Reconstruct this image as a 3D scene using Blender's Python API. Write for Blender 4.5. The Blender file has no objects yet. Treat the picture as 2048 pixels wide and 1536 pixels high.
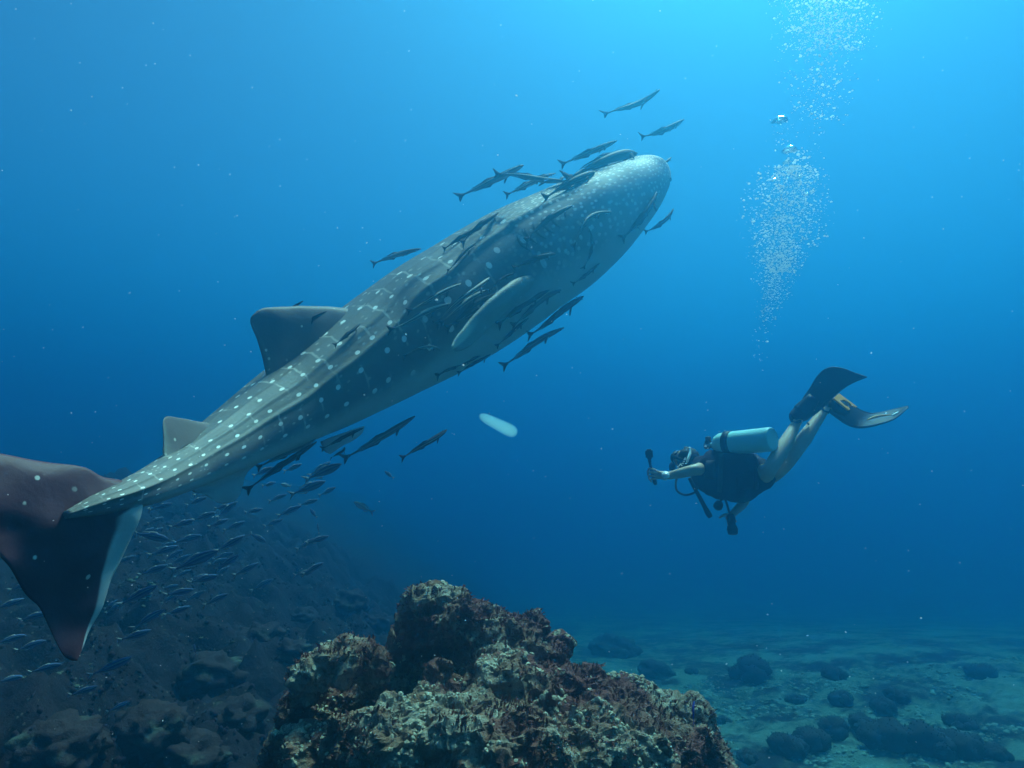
import bpy, bmesh, math, random
import numpy as np
from mathutils import Vector, Matrix, noise
from mathutils.bvhtree import BVHTree

R = math.radians
rnd = random.Random(7)
scene = bpy.context.scene
COL = scene.collection

# ------------------------------------------------------------------ camera
CAM_Z, PITCH, LENS = 2.6, R(6.0), 24.0
F = 2048 * LENS / 36.0                      # focal length in photograph pixels
cam_data = bpy.data.cameras.new("camera")
cam_data.lens = LENS
cam_data.sensor_width = 36.0
cam_data.clip_start, cam_data.clip_end = 0.05, 800
cam = bpy.data.objects.new("camera", cam_data)
COL.objects.link(cam)
cam.location = (0, 0, CAM_Z)
cam.rotation_euler = (math.pi / 2 + PITCH, 0, 0)
scene.camera = cam

# ------------------------------------------------------------------ sky and sun
SUN_EL, SUN_AZ = R(63), R(29)               # sun high, a little ahead and to the right
world = bpy.data.worlds.new("World")
scene.world = world
world.use_nodes = True
wn = world.node_tree
wn.nodes.clear()
w_out = wn.nodes.new("ShaderNodeOutputWorld")
w_bg = wn.nodes.new("ShaderNodeBackground")
w_sky = wn.nodes.new("ShaderNodeTexSky")
w_sky.sky_type = 'NISHITA'
w_sky.sun_disc = False
w_sky.dust_density, w_sky.ozone_density = 0.3, 5.0
w_sky.sun_elevation, w_sky.sun_rotation = SUN_EL, SUN_AZ
w_bg.inputs["Strength"].default_value = 0.05
wn.links.new(w_sky.outputs[0], w_bg.inputs[0])
wn.links.new(w_bg.outputs[0], w_out.inputs[0])

sun_data = bpy.data.lights.new("sun", 'SUN')
sun_data.energy = 5.0
sun_data.angle = R(12)                      # the rippled surface spreads the sun out
sun_data.color = (1.0, 0.84, 0.68)
sun = bpy.data.objects.new("sun", sun_data)
COL.objects.link(sun)
S = Vector((math.sin(SUN_AZ) * math.cos(SUN_EL), math.cos(SUN_AZ) * math.cos(SUN_EL), math.sin(SUN_EL)))
sun.rotation_euler = S.to_track_quat('Z', 'Y').to_euler()
sun.location = S * 60

scene.view_settings.view_transform = 'Standard'
scene.view_settings.look = 'None'
scene.view_settings.gamma = 1.0
scene.view_settings.use_curve_mapping = False
scene.view_settings.exposure = 1.4
scene.cycles.max_bounces = 7
scene.cycles.diffuse_bounces = 3
scene.cycles.glossy_bounces = 3
scene.cycles.transmission_bounces = 4
scene.cycles.transparent_max_bounces = 8
scene.cycles.volume_bounces = 4
scene.cycles.use_denoising = True

# ------------------------------------------------------------------ helpers
def P(px, py, d):
    """the point seen at pixel (px, py) of the photograph, d metres along the camera axis"""
    x, u, v = (px - 1024) / F * d, -(py - 768) / F * d, d
    c, s = math.cos(PITCH), math.sin(PITCH)
    return Vector((x, v * c - u * s, CAM_Z + v * s + u * c))

def pix(p):
    c, s = math.cos(PITCH), math.sin(PITCH)
    y, z = p[1], p[2] - CAM_Z
    v, u = y * c + z * s, -y * s + z * c
    return (1024 + p[0] / v * F, 768 - u / v * F, v)

def tag(o, label=None, cat=None, group=None, kind=None):
    if label: o["label"] = label
    if cat: o["category"] = cat
    if group: o["group"] = group
    if kind: o["kind"] = kind
    return o

def link(o, parent=None):
    COL.objects.link(o)
    if parent is not None:
        o.parent = parent
    return o

def obj(name, me, mat=None, parent=None):
    o = bpy.data.objects.new(name, me)
    if mat is not None and len(me.materials) == 0:
        me.materials.append(mat)
    return link(o, parent)

def empty(name, loc=(0, 0, 0)):
    o = bpy.data.objects.new(name, None)
    o.location = loc
    o.empty_display_size = 0.05
    return link(o)

def mesh(name, verts, faces, smooth=True):
    me = bpy.data.meshes.new(name)
    me.from_pydata([tuple(v) for v in verts], [], faces)
    if smooth:
        me.polygons.foreach_set("use_smooth", [True] * len(me.polygons))
    me.update()
    return me

def catmull(pts, t):
    """pts: list of tuples, t in 0..1"""
    n = len(pts) - 1
    x = min(max(t, 0.0), 1.0) * n
    i = min(int(x), n - 1)
    f = x - i
    g = lambda k: np.array(pts[min(max(k, 0), n)], float)
    p0, p1, p2, p3 = g(i - 1), g(i), g(i + 1), g(i + 2)
    if i == 0: p0 = 2 * p1 - p2
    if i == n - 1: p3 = 2 * p2 - p1
    return 0.5 * ((2 * p1) + (-p0 + p2) * f + (2 * p0 - 5 * p1 + 4 * p2 - p3) * f * f + (-p0 + 3 * p1 - 3 * p2 + p3) * f ** 3)

def fbm(p, s, o=4, off=0.0):
    return noise.fractal(Vector((p[0] * s + off, p[1] * s + off * 1.7, p[2] * s - off)), 1.0, 2.0, o)

class NT:
    """small wrapper for node materials"""
    def __init__(self, name):
        self.mat = bpy.data.materials.new(name)
        self.mat.use_nodes = True
        self.t = self.mat.node_tree
        self.t.nodes.clear()
        self.out = self.n("ShaderNodeOutputMaterial")
    def n(self, kind, **kw):
        nd = self.t.nodes.new(kind)
        for k, v in kw.items():
            setattr(nd, k, v)
        return nd
    def put(self, sock, v):
        if hasattr(v, "is_output") or isinstance(v, bpy.types.NodeSocket):
            self.t.links.new(v, sock)
        else:
            sock.default_value = v
    def math(self, op, a, b=0.0, clamp=False):
        nd = self.n("ShaderNodeMath", operation=op, use_clamp=clamp)
        self.put(nd.inputs[0], a); self.put(nd.inputs[1], b)
        return nd.outputs[0]
    def mix(self, f, a, b):
        nd = self.n("ShaderNodeMix", data_type='RGBA')
        self.put(nd.inputs[0], f)
        self.put(nd.inputs[6], a if not isinstance(a, tuple) else (*a, 1.0))
        self.put(nd.inputs[7], b if not isinstance(b, tuple) else (*b, 1.0))
        return nd.outputs[2]
    def ramp(self, f, lo, hi, a=0.0, b=1.0):
        nd = self.n("ShaderNodeMapRange", interpolation_type='SMOOTHSTEP')
        self.put(nd.inputs[0], f)
        for i, v in ((1, lo), (2, hi), (3, a), (4, b)):
            self.put(nd.inputs[i], v)
        return nd.outputs[0]
    def coord(self, which="Object"):
        return self.n("ShaderNodeTexCoord").outputs[which]
    def noise(self, vec, scale, detail=5.0, rough=0.6, dist=0.0):
        nd = self.n("ShaderNodeTexNoise")
        self.put(nd.inputs["Vector"], vec)
        nd.inputs["Scale"].default_value = scale
        nd.inputs["Detail"].default_value = detail
        nd.inputs["Roughness"].default_value = rough
        nd.inputs["Distortion"].default_value = dist
        return nd.outputs["Fac"]
    def voronoi(self, vec, scale, rand=1.0, dims='3D', feature='F1', out="Distance"):
        nd = self.n("ShaderNodeTexVoronoi", voronoi_dimensions=dims, feature=feature)
        self.put(nd.inputs["Vector"], vec)
        nd.inputs["Scale"].default_value = scale
        nd.inputs["Randomness"].default_value = rand
        return nd.outputs[out]
    def bump(self, h, strength=0.4, dist=0.01):
        nd = self.n("ShaderNodeBump")
        nd.inputs["Strength"].default_value = strength
        nd.inputs["Distance"].default_value = dist
        self.put(nd.inputs["Height"], h)
        return nd.outputs[0]
    def bsdf(self, color, rough=0.7, spec=0.3, normal=None, **kw):
        nd = self.n("ShaderNodeBsdfPrincipled")
        self.put(nd.inputs["Base Color"], (*color, 1.0) if isinstance(color, tuple) else color)
        self.put(nd.inputs["Roughness"], rough)
        nd.inputs["Specular IOR Level"].default_value = spec
        if normal is not None:
            self.put(nd.inputs["Normal"], normal)
        for k, v in kw.items():
            self.put(nd.inputs[k], v)
        self.t.links.new(nd.outputs[0], self.out.inputs["Surface"])
        return self.mat

def plain(name, color, rough=0.6, spec=0.3, var=0.25, scale=30.0, bump=0.0, **kw):
    m = NT(name)
    c = m.coord()
    n1 = m.noise(c, scale)
    dark = tuple(x * (1 - var) for x in color)
    lite = tuple(min(1.0, x * (1 + var)) for x in color)
    nrm = m.bump(n1, bump, 0.004) if bump else None
    return m.bsdf(m.mix(n1, dark, lite), rough, spec, nrm, **kw)

# ------------------------------------------------------------------ water: one closed box of even, blue-green haze
WATER_DENSITY = 0.45
wm = NT("sea_water")
pv = wm.n("ShaderNodeVolumePrincipled")
pv.inputs["Color"].default_value = (0.014, 0.096, 0.152, 1.0)
pv.inputs["Absorption Color"].default_value = (0.35, 0.730, 0.852, 1.0)
pv.inputs["Density"].default_value = WATER_DENSITY
pv.inputs["Anisotropy"].default_value = 0.86
wm.t.links.new(pv.outputs[0], wm.out.inputs["Volume"])
BX, BY0, BY1, BZ0, BZ1 = 75.0, -40.0, 100.0, -5.5, 8.6
bv = [(x, y, z) for z in (BZ0, BZ1) for y in (BY0, BY1) for x in (-BX, BX)]
bf = [(0, 2, 3, 1), (4, 5, 7, 6), (0, 1, 5, 4), (2, 6, 7, 3), (0, 4, 6, 2), (1, 3, 7, 5)]
haze = obj("haze", mesh("haze", bv, bf, False), wm.mat)
tag(haze, "clear blue sea water filling the whole scene and hiding far things", kind="stuff")
# ------------------------------------------------------------------ sea floor
def sstep(a, b, x):
    t = min(max((x - a) / (b - a), 0.0), 1.0)
    return t * t * (3 - 2 * t)

def floor_z(x, y):
    z = -1.0
    hill = sstep(2.0, -6.5, x + 0.04 * (y - 3))
    z += 3.05 * hill * (0.74 + 0.26 * sstep(4, 11, y)) * sstep(70, 14, y)   # reef slope on the left
    z -= 4.0 * sstep(6.5, 40, y) * (1 - 0.85 * hill)                                            # drops away into deep water
    z += 0.45 * sstep(2, 9, x) * sstep(26, 8, y)
    return z

def build_floor():
    xs = np.concatenate([np.linspace(-68, -9, 40)[:-1], np.linspace(-9, 9, 260), np.linspace(9, 68, 40)[1:]])
    ys = np.concatenate([np.linspace(-30, 0.5, 14)[:-1], np.linspace(0.5, 13, 230), np.linspace(13, 92, 60)[1:]])
    V = []
    for y in ys:
        for x in xs:
            z = floor_z(x, y)
            left = sstep(0.8, -1.5, x)
            near = 1.0 if y < 14 else 0.5
            a = noise.fractal(Vector((x * 0.7, y * 0.7, 3.1)), 1.0, 2.0, 4)
            b = noise.ridged_multi_fractal(Vector((x * 1.9, y * 1.9, 7.7)), 0.9, 2.1, 4, 1.0, 2.0)
            c = noise.fractal(Vector((x * 7, y * 7, 1.3)), 0.8, 2.0, 3)
            z += near * (a * (0.10 + 0.30 * left) + (b - 1.0) * (0.05 + 0.17 * left) + c * (0.03 + 0.07 * left))
            V.append((x, y, z))
    nx = len(xs)
    Fc = [(j * nx + i, j * nx + i + 1, (j + 1) * nx + i + 1, (j + 1) * nx + i)
          for j in range(len(ys) - 1) for i in range(nx - 1)]
    return mesh("sea_floor", V, Fc)

fm = NT("reef_floor")
c = fm.coord()
big = fm.noise(c, 0.9, 6, 0.65)
mid = fm.noise(c, 4.5, 8, 0.7, 0.4)
fine = fm.noise(c, 28, 6, 0.75)
vor = fm.voronoi(c, 16)
sand = fm.mix(fine, (0.17, 0.15, 0.10), (0.38, 0.35, 0.25))
turf = fm.mix(mid, (0.030, 0.008, 0.012), (0.080, 0.032, 0.028))
sepx = fm.n("ShaderNodeSeparateXYZ"); fm.put(sepx.inputs[0], c)
leftm = fm.ramp(sepx.outputs[0], 0.6, -2.2)
msk = fm.math('ADD', fm.math('MULTIPLY', big, 0.75), fm.math('MULTIPLY', mid, 0.55))
msk = fm.math('SUBTRACT', msk, fm.math('MULTIPLY', leftm, 0.24))
msk = fm.ramp(msk, 0.56, 0.74)
colr = fm.mix(msk, turf, sand)
spk = fm.ramp(vor, 0.10, 0.22, 0.55, 0.0)
colr = fm.mix(fm.math('MULTIPLY', spk, fm.ramp(mid, 0.45, 0.6)), colr, (0.45, 0.42, 0.33))
hgt = fm.math('ADD', fm.math('MULTIPLY', fine, 0.6), mid)
fm.bsdf(colr, 0.95, 0.1, fm.bump(hgt, 0.9, 0.05))
sea_floor = obj("sea_floor", build_floor(), fm.mat)
tag(sea_floor, "dim reef slope and pale rubble floor fading into blue water", kind="structure")
# ------------------------------------------------------------------ whale shark
# spine stations from the snout to the tail: pixel, depth, height px (thickness seen)
SPINE = [  # px, py, depth, half height, half width (metres)
    (1286, 344, 6.74, 0.11, 0.20),
    (1275, 354, 6.66, 0.215, 0.35),
    (1252, 375, 6.50, 0.285, 0.42),
    (1218, 405, 6.28, 0.355, 0.455),
    (1170, 444, 6.05, 0.42, 0.485),
    (1112, 486, 5.83, 0.455, 0.49),
    (1046, 525, 5.60, 0.465, 0.49),
    (981, 568, 5.38, 0.47, 0.485),
    (914, 610, 5.16, 0.455, 0.465),
    (846, 650, 4.92, 0.425, 0.435),
    (776, 692, 4.70, 0.38, 0.39),
    (711, 732, 4.46, 0.335, 0.345),
    (647, 772, 4.22, 0.288, 0.30),
    (583, 810, 3.98, 0.240, 0.25),
    (523, 846, 3.72, 0.198, 0.207),
    (468, 879, 3.48, 0.160, 0.168),
    (416, 911, 3.22, 0.126, 0.135),
    (367, 939, 2.98, 0.098, 0.108),
    (320, 963, 2.68, 0.076, 0.086),
    (276, 982, 2.43, 0.060, 0.070),
    (232, 998, 2.275, 0.045, 0.052),
    (187, 1012, 2.185, 0.032, 0.036),
    (132, 1030, 2.10, 0.012, 0.016),
]
_sp = [(*P(a, b, d), h, w) for a, b, d, h, w in SPINE]
ROLL = [(2,), (2,), (1,), (0,), (0,), (0,), (-3,), (-12,), (-18,), (-14,), (-10,)]   # degrees along the body
RIDGE = [(44,), (44,), (44,), (45,), (51,), (63,), (71,), (77,), (81,), (84,), (85,)]  # lowest ridge, degrees from the back

def spine(t):
    """position, forward axis, back direction, flank (towards camera), half height, half width"""
    q = catmull(_sp, t)
    a = catmull(_sp, max(t - 0.01, 0))[:3] - catmull(_sp, min(t + 0.01, 1))[:3]
    fw = Vector(a).normalized()
    up = Vector((0, 0, 1))
    d = (up - fw * up.dot(fw)).normalized()
    r = fw.cross(d).normalized()
    roll = R(float(catmull(ROLL, t)[0]))
    d2 = d * math.cos(roll) + r * math.sin(roll)
    r2 = r * math.cos(roll) - d * math.sin(roll)
    return Vector(q[:3]), fw, d2, r2, max(q[3], 0.004), max(q[4], 0.004)

def shark_radius(t, th):
    """th from the back (0) round to the belly (pi), both sides; multiplies the half axes"""
    a = abs(th)
    k = 1.0
    ridge = sstep(0.13, 0.33, t) * sstep(1.0, 0.9, t)
    low = R(float(catmull(RIDGE, t)[0]))
    for ang, amp in ((0, 0.02), (low * 0.36, 0.036), (low * 0.66, 0.040), (low, 0.052)):
        k += ridge * amp * math.exp(-((a - ang) / R(3.2)) ** 2)
    if t > 0.72:                             # the lowest ridge grows into the keel of the tail stalk
        k += 0.16 * sstep(0.72, 0.93, t) * math.exp(-((a - low) / R(11)) ** 2)
    return k

def shark_point(t, th):
    p, fw, d, r, h, w = spine(t)
    k = shark_radius(t, th)
    c, s = math.cos(th), math.sin(th)
    e = 0.92 if t > 0.3 else 0.85
    cc = math.copysign(abs(c) ** e, c)
    ss = math.copysign(abs(s) ** e, s)
    if t < 0.3 and c > 0:
        cc *= 1 - 0.10 * sstep(0.3, 0.05, t)  # broad flat top of the head
    return p + d * (h * k * cc) + r * (w * k * ss)

NS, NA = 190, 128
V, UV, Fc = [], [], []
for i in range(NS + 1):
    t = (i / NS)
    for j in range(NA):
        th = (j / NA) * 2 * math.pi - math.pi
        V.append(shark_point(t, th))
        low, at_ = R(float(catmull(RIDGE, t)[0])), abs(th)
        wv = 0.42 * at_ / low if at_ < low else 0.42 + 0.58 * (at_ - low) / (math.pi - low)
        UV.append((t, math.copysign(wv, th)))
for i in range(NS):
    for j in range(NA):
        k = (j + 1) % NA
        Fc.append((i * NA + j, i * NA + k, (i + 1) * NA + k, (i + 1) * NA + j))
Fc.append(tuple(range(NA))[::-1]); Fc.append(tuple(NS * NA + j for j in range(NA)))
def with_pattern(me, uv):
    """u = place along the body, v = place round it, kept per corner"""
    L = me.uv_layers.new(name="pattern")
    for lp in me.loops:
        L.data[lp.index].uv = uv[lp.vertex_index]
    return me
body_me = mesh("whale_shark_body", V, Fc)
at2 = body_me.attributes.new("around", 'FLOAT', 'POINT')
at1 = body_me.attributes.new("along", 'FLOAT', 'POINT')
for i, (u, v) in enumerate(UV):
    at1.data[i].value = u; at2.data[i].value = v
SHARK_BVH = BVHTree.FromPolygons([tuple(v) for v in V], [f for f in Fc])

def shark_material():
    m = NT("whale_shark_skin")
    u = m.n("ShaderNodeAttribute", attribute_name="along").outputs["Fac"]
    v = m.n("ShaderNodeAttribute", attribute_name="around").outputs["Fac"]
    oc = m.coord()
    av = m.math('ABSOLUTE', v)
    n_big = m.noise(oc, 3.0, 5)
    n_fine = m.noise(oc, 40, 4)
    comb = m.n("ShaderNodeCombineXYZ")
    m.put(comb.inputs[0], m.math('MULTIPLY', u, 34.0))
    m.put(comb.inputs[1], m.math('ADD', m.math('MULTIPLY', v, 7.4), 0.5))
    d1 = m.voronoi(comb.outputs[0], 1.0, 0.42, '2D')
    wob = m.math('MULTIPLY', m.math('SUBTRACT', n_fine, 0.5), 0.05)
    d1 = m.math('ADD', d1, wob)
    spot1 = m.ramp(d1, 0.095, 0.125, 1.0, 0.0)
    # smaller crowded spots on the head
    comb2 = m.n("ShaderNodeCombineXYZ")
    m.put(comb2.inputs[0], m.math('MULTIPLY', u, 112.0))
    m.put(comb2.inputs[1], m.math('MULTIPLY', v, 33.0))
    d2 = m.math('ADD', m.voronoi(comb2.outputs[0], 1.0, 0.8, '2D'), wob)
    spot2 = m.ramp(d2, 0.16, 0.27, 0.85, 0.0)
    # faint small spots between the big ones
    comb3 = m.n("ShaderNodeCombineXYZ")
    m.put(comb3.inputs[0], m.math('ADD', m.math('MULTIPLY', u, 47.0), 0.3))
    m.put(comb3.inputs[1], m.math('MULTIPLY', v, 15.0))
    d3 = m.math('ADD', m.voronoi(comb3.outputs[0], 1.0, 0.9, '2D'), wob)
    spot3 = m.math('MULTIPLY', m.ramp(d3, 0.05, 0.15, 0.40, 0.0), m.ramp(n_big, 0.42, 0.6))
    headm = m.ramp(m.math('ADD', u, m.math('MULTIPLY', m.math('SUBTRACT', n_big, 0.5), 0.10)), 0.24, 0.34)
    spots = m.math('ADD', m.math('MULTIPLY', spot2, m.math('SUBTRACT', 1.0, headm)),
                   m.math('MULTIPLY', m.math('MAXIMUM', spot1, spot3), headm))
    # thin pale bars across the back
    fr = m.math('FRACT', m.math('ADD', m.math('MULTIPLY', u, 34.0), m.math('MULTIPLY', n_big, 0.5)))
    bar = m.ramp(m.math('ABSOLUTE', m.math('SUBTRACT', fr, 0.5)), 0.02, 0.07, 0.34, 0.0)
    barm = m.ramp(m.noise(oc, 6.0, 3), 0.45, 0.62)
    bars = m.math('MULTIPLY', m.math('MULTIPLY', bar, barm), headm)
    edge = m.math('ADD', av, m.math('MULTIPLY', m.math('SUBTRACT', n_big, 0.5), 0.10))
    keel = m.ramp(edge, 0.44, 0.56)
    back = m.mix(n_big, (0.150, 0.128, 0.110), (0.228, 0.196, 0.166))
    back = m.mix(m.math('MULTIPLY', n_fine, 0.35), back, (0.10, 0.09, 0.09))
    flank = m.mix(n_big, (0.135, 0.12, 0.125), (0.205, 0.185, 0.188))
    colr = m.mix(keel, back, flank)
    pale = m.ramp(edge, 0.58, 0.76)
    headpale = m.math('MULTIPLY', m.ramp(u, 0.30, 0.18), m.ramp(edge, 0.40, 0.60))
    pale = m.math('MULTIPLY', m.math('MAXIMUM', pale, m.math('MULTIPLY', headpale, 0.8)), m.ramp(u, 0.80, 0.93, 1.0, 0.15))
    colr = m.mix(pale, colr, (0.50, 0.50, 0.47))
    fade = m.math('MULTIPLY', m.ramp(edge, 0.60, 0.72, 1.0, 0.0), m.ramp(u, 0.015, 0.05))
    marks = m.math('MULTIPLY', m.math('MAXIMUM', spots, bars), fade)
    colr = m.mix(marks, colr, (0.92, 0.91, 0.82))
    return m.bsdf(colr, 0.6, 0.25, m.bump(m.math('ADD', n_fine, m.math('MULTIPLY', n_big, 2.0)), 0.25, 0.01))

def fin_material(name, dark, pale):
    m = NT(name)
    oc = m.coord()
    a = m.n("ShaderNodeAttribute", attribute_name="along").outputs["Fac"]
    n1 = m.noise(oc, 5, 5)
    n2 = m.noise(oc, 45, 4)
    base = m.mix(n1, tuple(x * 0.75 for x in dark), tuple(x * 1.3 for x in dark))
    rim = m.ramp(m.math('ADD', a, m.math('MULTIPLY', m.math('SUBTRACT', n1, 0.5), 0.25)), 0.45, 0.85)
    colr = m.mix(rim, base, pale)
    d = m.math('ADD', m.voronoi(oc, 12.0, 0.9), m.math('MULTIPLY', m.math('SUBTRACT', n2, 0.5), 0.06))
    d2 = m.voronoi(oc, 11.0, 1.0)
    sp = m.math('MAXIMUM', m.math('MULTIPLY', m.ramp(d, 0.075, 0.12, 0.8, 0.0), m.ramp(n1, 0.36, 0.46)), m.ramp(d2, 0.05, 0.12, 0.3, 0.0))
    colr = m.mix(sp, colr, (0.78, 0.77, 0.66))
    return m.bsdf(colr, 0.6, 0.25, m.bump(n2, 0.2, 0.008))

def fin_mesh(name, stations, thick, nc=18, sub=4, pale=None, wave=0.006):
    """stations: (leading point, trailing point, thickness factor) from root to tip, swept and closed as a thin foil"""
    L = [tuple(s[0]) for s in stations]; T = [tuple(s[1]) for s in stations]; K = [(s[2],) for s in stations]
    n = (len(stations) - 1) * sub
    V, Fc, al = [], [], []
    mid = stations[len(stations) // 2]
    nrm = None
    for i in range(n + 1):
        t = i / n
        l, r_, k = Vector(catmull(L, t)), Vector(catmull(T, t)), max(float(catmull(K, t)[0]), 0.02)
        l2, r2 = Vector(catmull(L, min(t + .02, 1))), Vector(catmull(T, min(t + .02, 1)))
        l1, r1 = Vector(catmull(L, max(t - .02, 0))), Vector(catmull(T, max(t - .02, 0)))
        nn = (r_ - l).cross((l2 + r2 - l1 - r1))
        if nn.length > 1e-9:
            nn.normalize()
            if nrm is not None and nn.dot(nrm) < 0: nn = -nn
            nrm = nn
        for side in (1, -1):
            for j in range(nc + 1):
                if side == -1 and j in (0, nc): continue
                c = j / nc if side == 1 else 1 - j / nc
                prof = (2.6 * math.sqrt(c) * (1 - c) ** 0.9) * (1 - 0.1 * c)
                V.append(l.lerp(r_, c) + nrm * (side * thick * k * 0.5 * prof))
                al.append(pale(t, c, side) if pale else 0.0)
    m = 2 * nc
    for i, v in enumerate(V):                # thin rims of real fins are never quite straight
        V[i] = v + Vector((noise.noise(v * 9), noise.noise(v * 9 + Vector((5, 0, 0))), noise.noise(v * 9 + Vector((0, 5, 0))))) * wave
    for i in range(n):
        for j in range(m):
            k = (j + 1) % m
            Fc.append((i * m + j, i * m + k, (i + 1) * m + k, (i + 1) * m + j))
    Fc.append(tuple(range(m))[::-1]); Fc.append(tuple(n * m + j for j in range(m)))
    me = mesh(name, V, Fc)
    at = me.attributes.new("along", 'FLOAT', 'POINT')
    at.data.foreach_set("value", al)
    return me

SKIN = shark_material()
FIN = fin_material("shark_fin_skin", (0.155, 0.115, 0.105), (0.22, 0.21, 0.17))
PECT = fin_material("pectoral_fin_skin", (0.27, 0.265, 0.235), (0.60, 0.60, 0.46))
TAILM = fin_material("tail_fin_skin_shaded", (0.085, 0.022, 0.032), (0.50, 0.50, 0.46))  # dark maroon puts the tail's shade into its colour
BELLY = fin_material("pale_fin_skin", (0.50, 0.50, 0.48), (0.58, 0.58, 0.55))

shark = empty("whale_shark", spine(0.45)[0])
tag(shark, "huge spotted whale shark swimming up and away with fish all round it", "whale shark")
bpy.context.view_layer.update()
def shark_part(name, me, mat):
    o = obj(name, me, mat, shark)
    o.matrix_parent_inverse = Matrix.Translation(-shark.location)
    return o
shark_part("body", body_me, SKIN)

def on_spine(t, fwd=0.0, up=0.0, side=0.0):
    p, fw, d, r, h, w = spine(t)
    return p + fw * fwd + d * up + r * side

def back_fin(t0, t1, rows, sink=0.8):
    """fin on the back between spine places t0 (front) and t1 (rear); rows: height, front and rear place on the base 0..1"""
    f0, f1 = on_spine(t0, up=spine(t0)[4] * sink), on_spine(t1, up=spine(t1)[4] * sink)
    d = spine((t0 + t1) / 2)[2]
    n = len(rows) - 1
    return [(f0.lerp(f1, a) + d * h_, f0.lerp(f1, b) + d * h_, 1 - 0.85 * i / n) for i, (h_, a, b) in enumerate(rows)]
shark_part("dorsal_fin", fin_mesh("whale_shark_dorsal", back_fin(0.47, 0.612, (
           (0, -0.03, 1.0), (0.075, 0.10, 0.985), (0.155, 0.27, 0.965), (0.24, 0.47, 0.955), (0.305, 0.63, 0.96), (0.345, 0.73, 0.955), (0.37, 0.81, 0.93),
           (0.378, 0.855, 0.885))), 0.085, pale=lambda t, c, s: 0.8 * max(0, (c - 0.80) / 0.2)), FIN)
shark_part("second_dorsal_fin", fin_mesh("whale_shark_second_dorsal", back_fin(0.705, 0.80, (
           (0, 0, 1.0), (0.03, 0.1, 0.98), (0.07, 0.28, 0.92), (0.115, 0.50, 0.86), (0.145, 0.66, 0.81), (0.155, 0.72, 0.765))), 0.035,
           pale=lambda t, c, s: 0.9 * max(0, (c - 0.6) / 0.4)), FIN)

# pectoral fin on the near side, swept down and back
pt, pfw, pd, pr, ph, pw = spine(0.27)
pec = []
for lead, trail, dl, dt, k in (((1078, 548), (1046, 598), 5.16, 5.20, 1.2), ((1040, 556), (1022, 616), 4.82, 4.92, 1.0),
                               ((1000, 582), (992, 642), 4.60, 4.72, 0.85), ((958, 620), (965, 668), 4.42, 4.54, 0.65),
                               ((925, 656), (943, 690), 4.30, 4.38, 0.5), ((908, 680), (924, 701), 4.24, 4.28, 0.35),
                               ((903, 693), (909, 704), 4.20, 4.24, 0.12)):
    pec.append((P(*lead, dl), P(*trail, dt), k))
shark_part("pectoral_fin", fin_mesh("whale_shark_pectoral", pec, 0.075,
           pale=lambda t, c, s: 1.0 * sstep(0.25, 0.8, t) * sstep(0.9, 0.2, c)), PECT)
# far pectoral fin, mostly hidden behind the body
q, qf, qd, qr, qh, qw = spine(0.29)
far = []
for s, ch, k in ((0, 0.5, 1.2), (0.3, 0.45, 1.0), (0.6, 0.33, 0.7), (0.85, 0.2, 0.4), (1.0, 0.06, 0.1)):
    o_ = q - qr * (qw * 0.75 + 0.55 * s) - qd * (qh * 0.45 + 0.25 * s) - qf * (0.45 * s)
    far.append((o_ + qf * ch * 0.5, o_ - qf * ch * 0.5, k))
shark_part("pectoral_fin", fin_mesh("whale_shark_far_pectoral", far, 0.075, pale=lambda t, c, s: 0.5), PECT)
# pelvic fins and the anal fin under the tail stalk
pel = [(P(728, 852, 4.25), P(640, 884, 4.05), 1), (P(722, 868, 4.22), P(646, 898, 4.03), .8), (P(704, 880, 4.16), P(652, 905, 4.02), .5),
       (P(680, 893, 4.1), P(660, 908, 4.03), .2)]
shark_part("pelvic_fin", fin_mesh("whale_shark_pelvic", pel, 0.04, pale=lambda t, c, s: 0.2), BELLY)
anal = [(P(520, 922, 3.66), P(378, 972, 3.22), 1), (P(494, 945, 3.62), P(385, 984, 3.24), .8), (P(484, 972, 3.58), P(408, 989, 3.28), .6),
        (P(476, 993, 3.55), P(428, 1000, 3.34), .4), (P(464, 1004, 3.5), P(446, 1007, 3.42), .15)]
shark_part("anal_fin", fin_mesh("whale_shark_anal", anal, 0.03, pale=lambda t, c, s: 0.5), BELLY)
# caudal fin, the nearest part: upper lobe leaves the frame, lower lobe hangs down
cau = [(P(-420, 790, 1.56), P(-430, 812, 1.56), .12), (P(-240, 852, 1.76), P(-340, 905, 1.64), .4), (P(-60, 891, 1.98), P(-215, 985, 1.74), .6),
       (P(110, 924, 2.16), P(-120, 1048, 1.84), .85), (P(238, 962, 2.31), P(-55, 1088, 1.90), 1.0), (P(284, 1006, 2.36), P(-22, 1098, 1.93), 1.05),
       (P(262, 1075, 2.33), P(12, 1128, 1.96), .9), (P(228, 1150, 2.28), P(46, 1182, 2.00), .75), (P(197, 1225, 2.22), P(82, 1245, 2.04), .55),
       (P(172, 1290, 2.16), P(118, 1302, 2.08), .3), (P(154, 1322, 2.12), P(144, 1321, 2.11), .1)]
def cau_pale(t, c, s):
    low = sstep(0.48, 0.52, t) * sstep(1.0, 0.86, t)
    return max(low * sstep(0.40 - 0.22 * (t - .5) * 2, 0.12 - 0.06 * (t - .5) * 2, c), 0.45 * sstep(0.95, 1.0, c))  # belly colour along the front; trailing edge paled as a painted lit rim
shark_part("tail_fin", fin_mesh("whale_shark_tail", cau, 0.050, sub=8, nc=32, pale=cau_pale, wave=0.020), TAILM)
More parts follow.
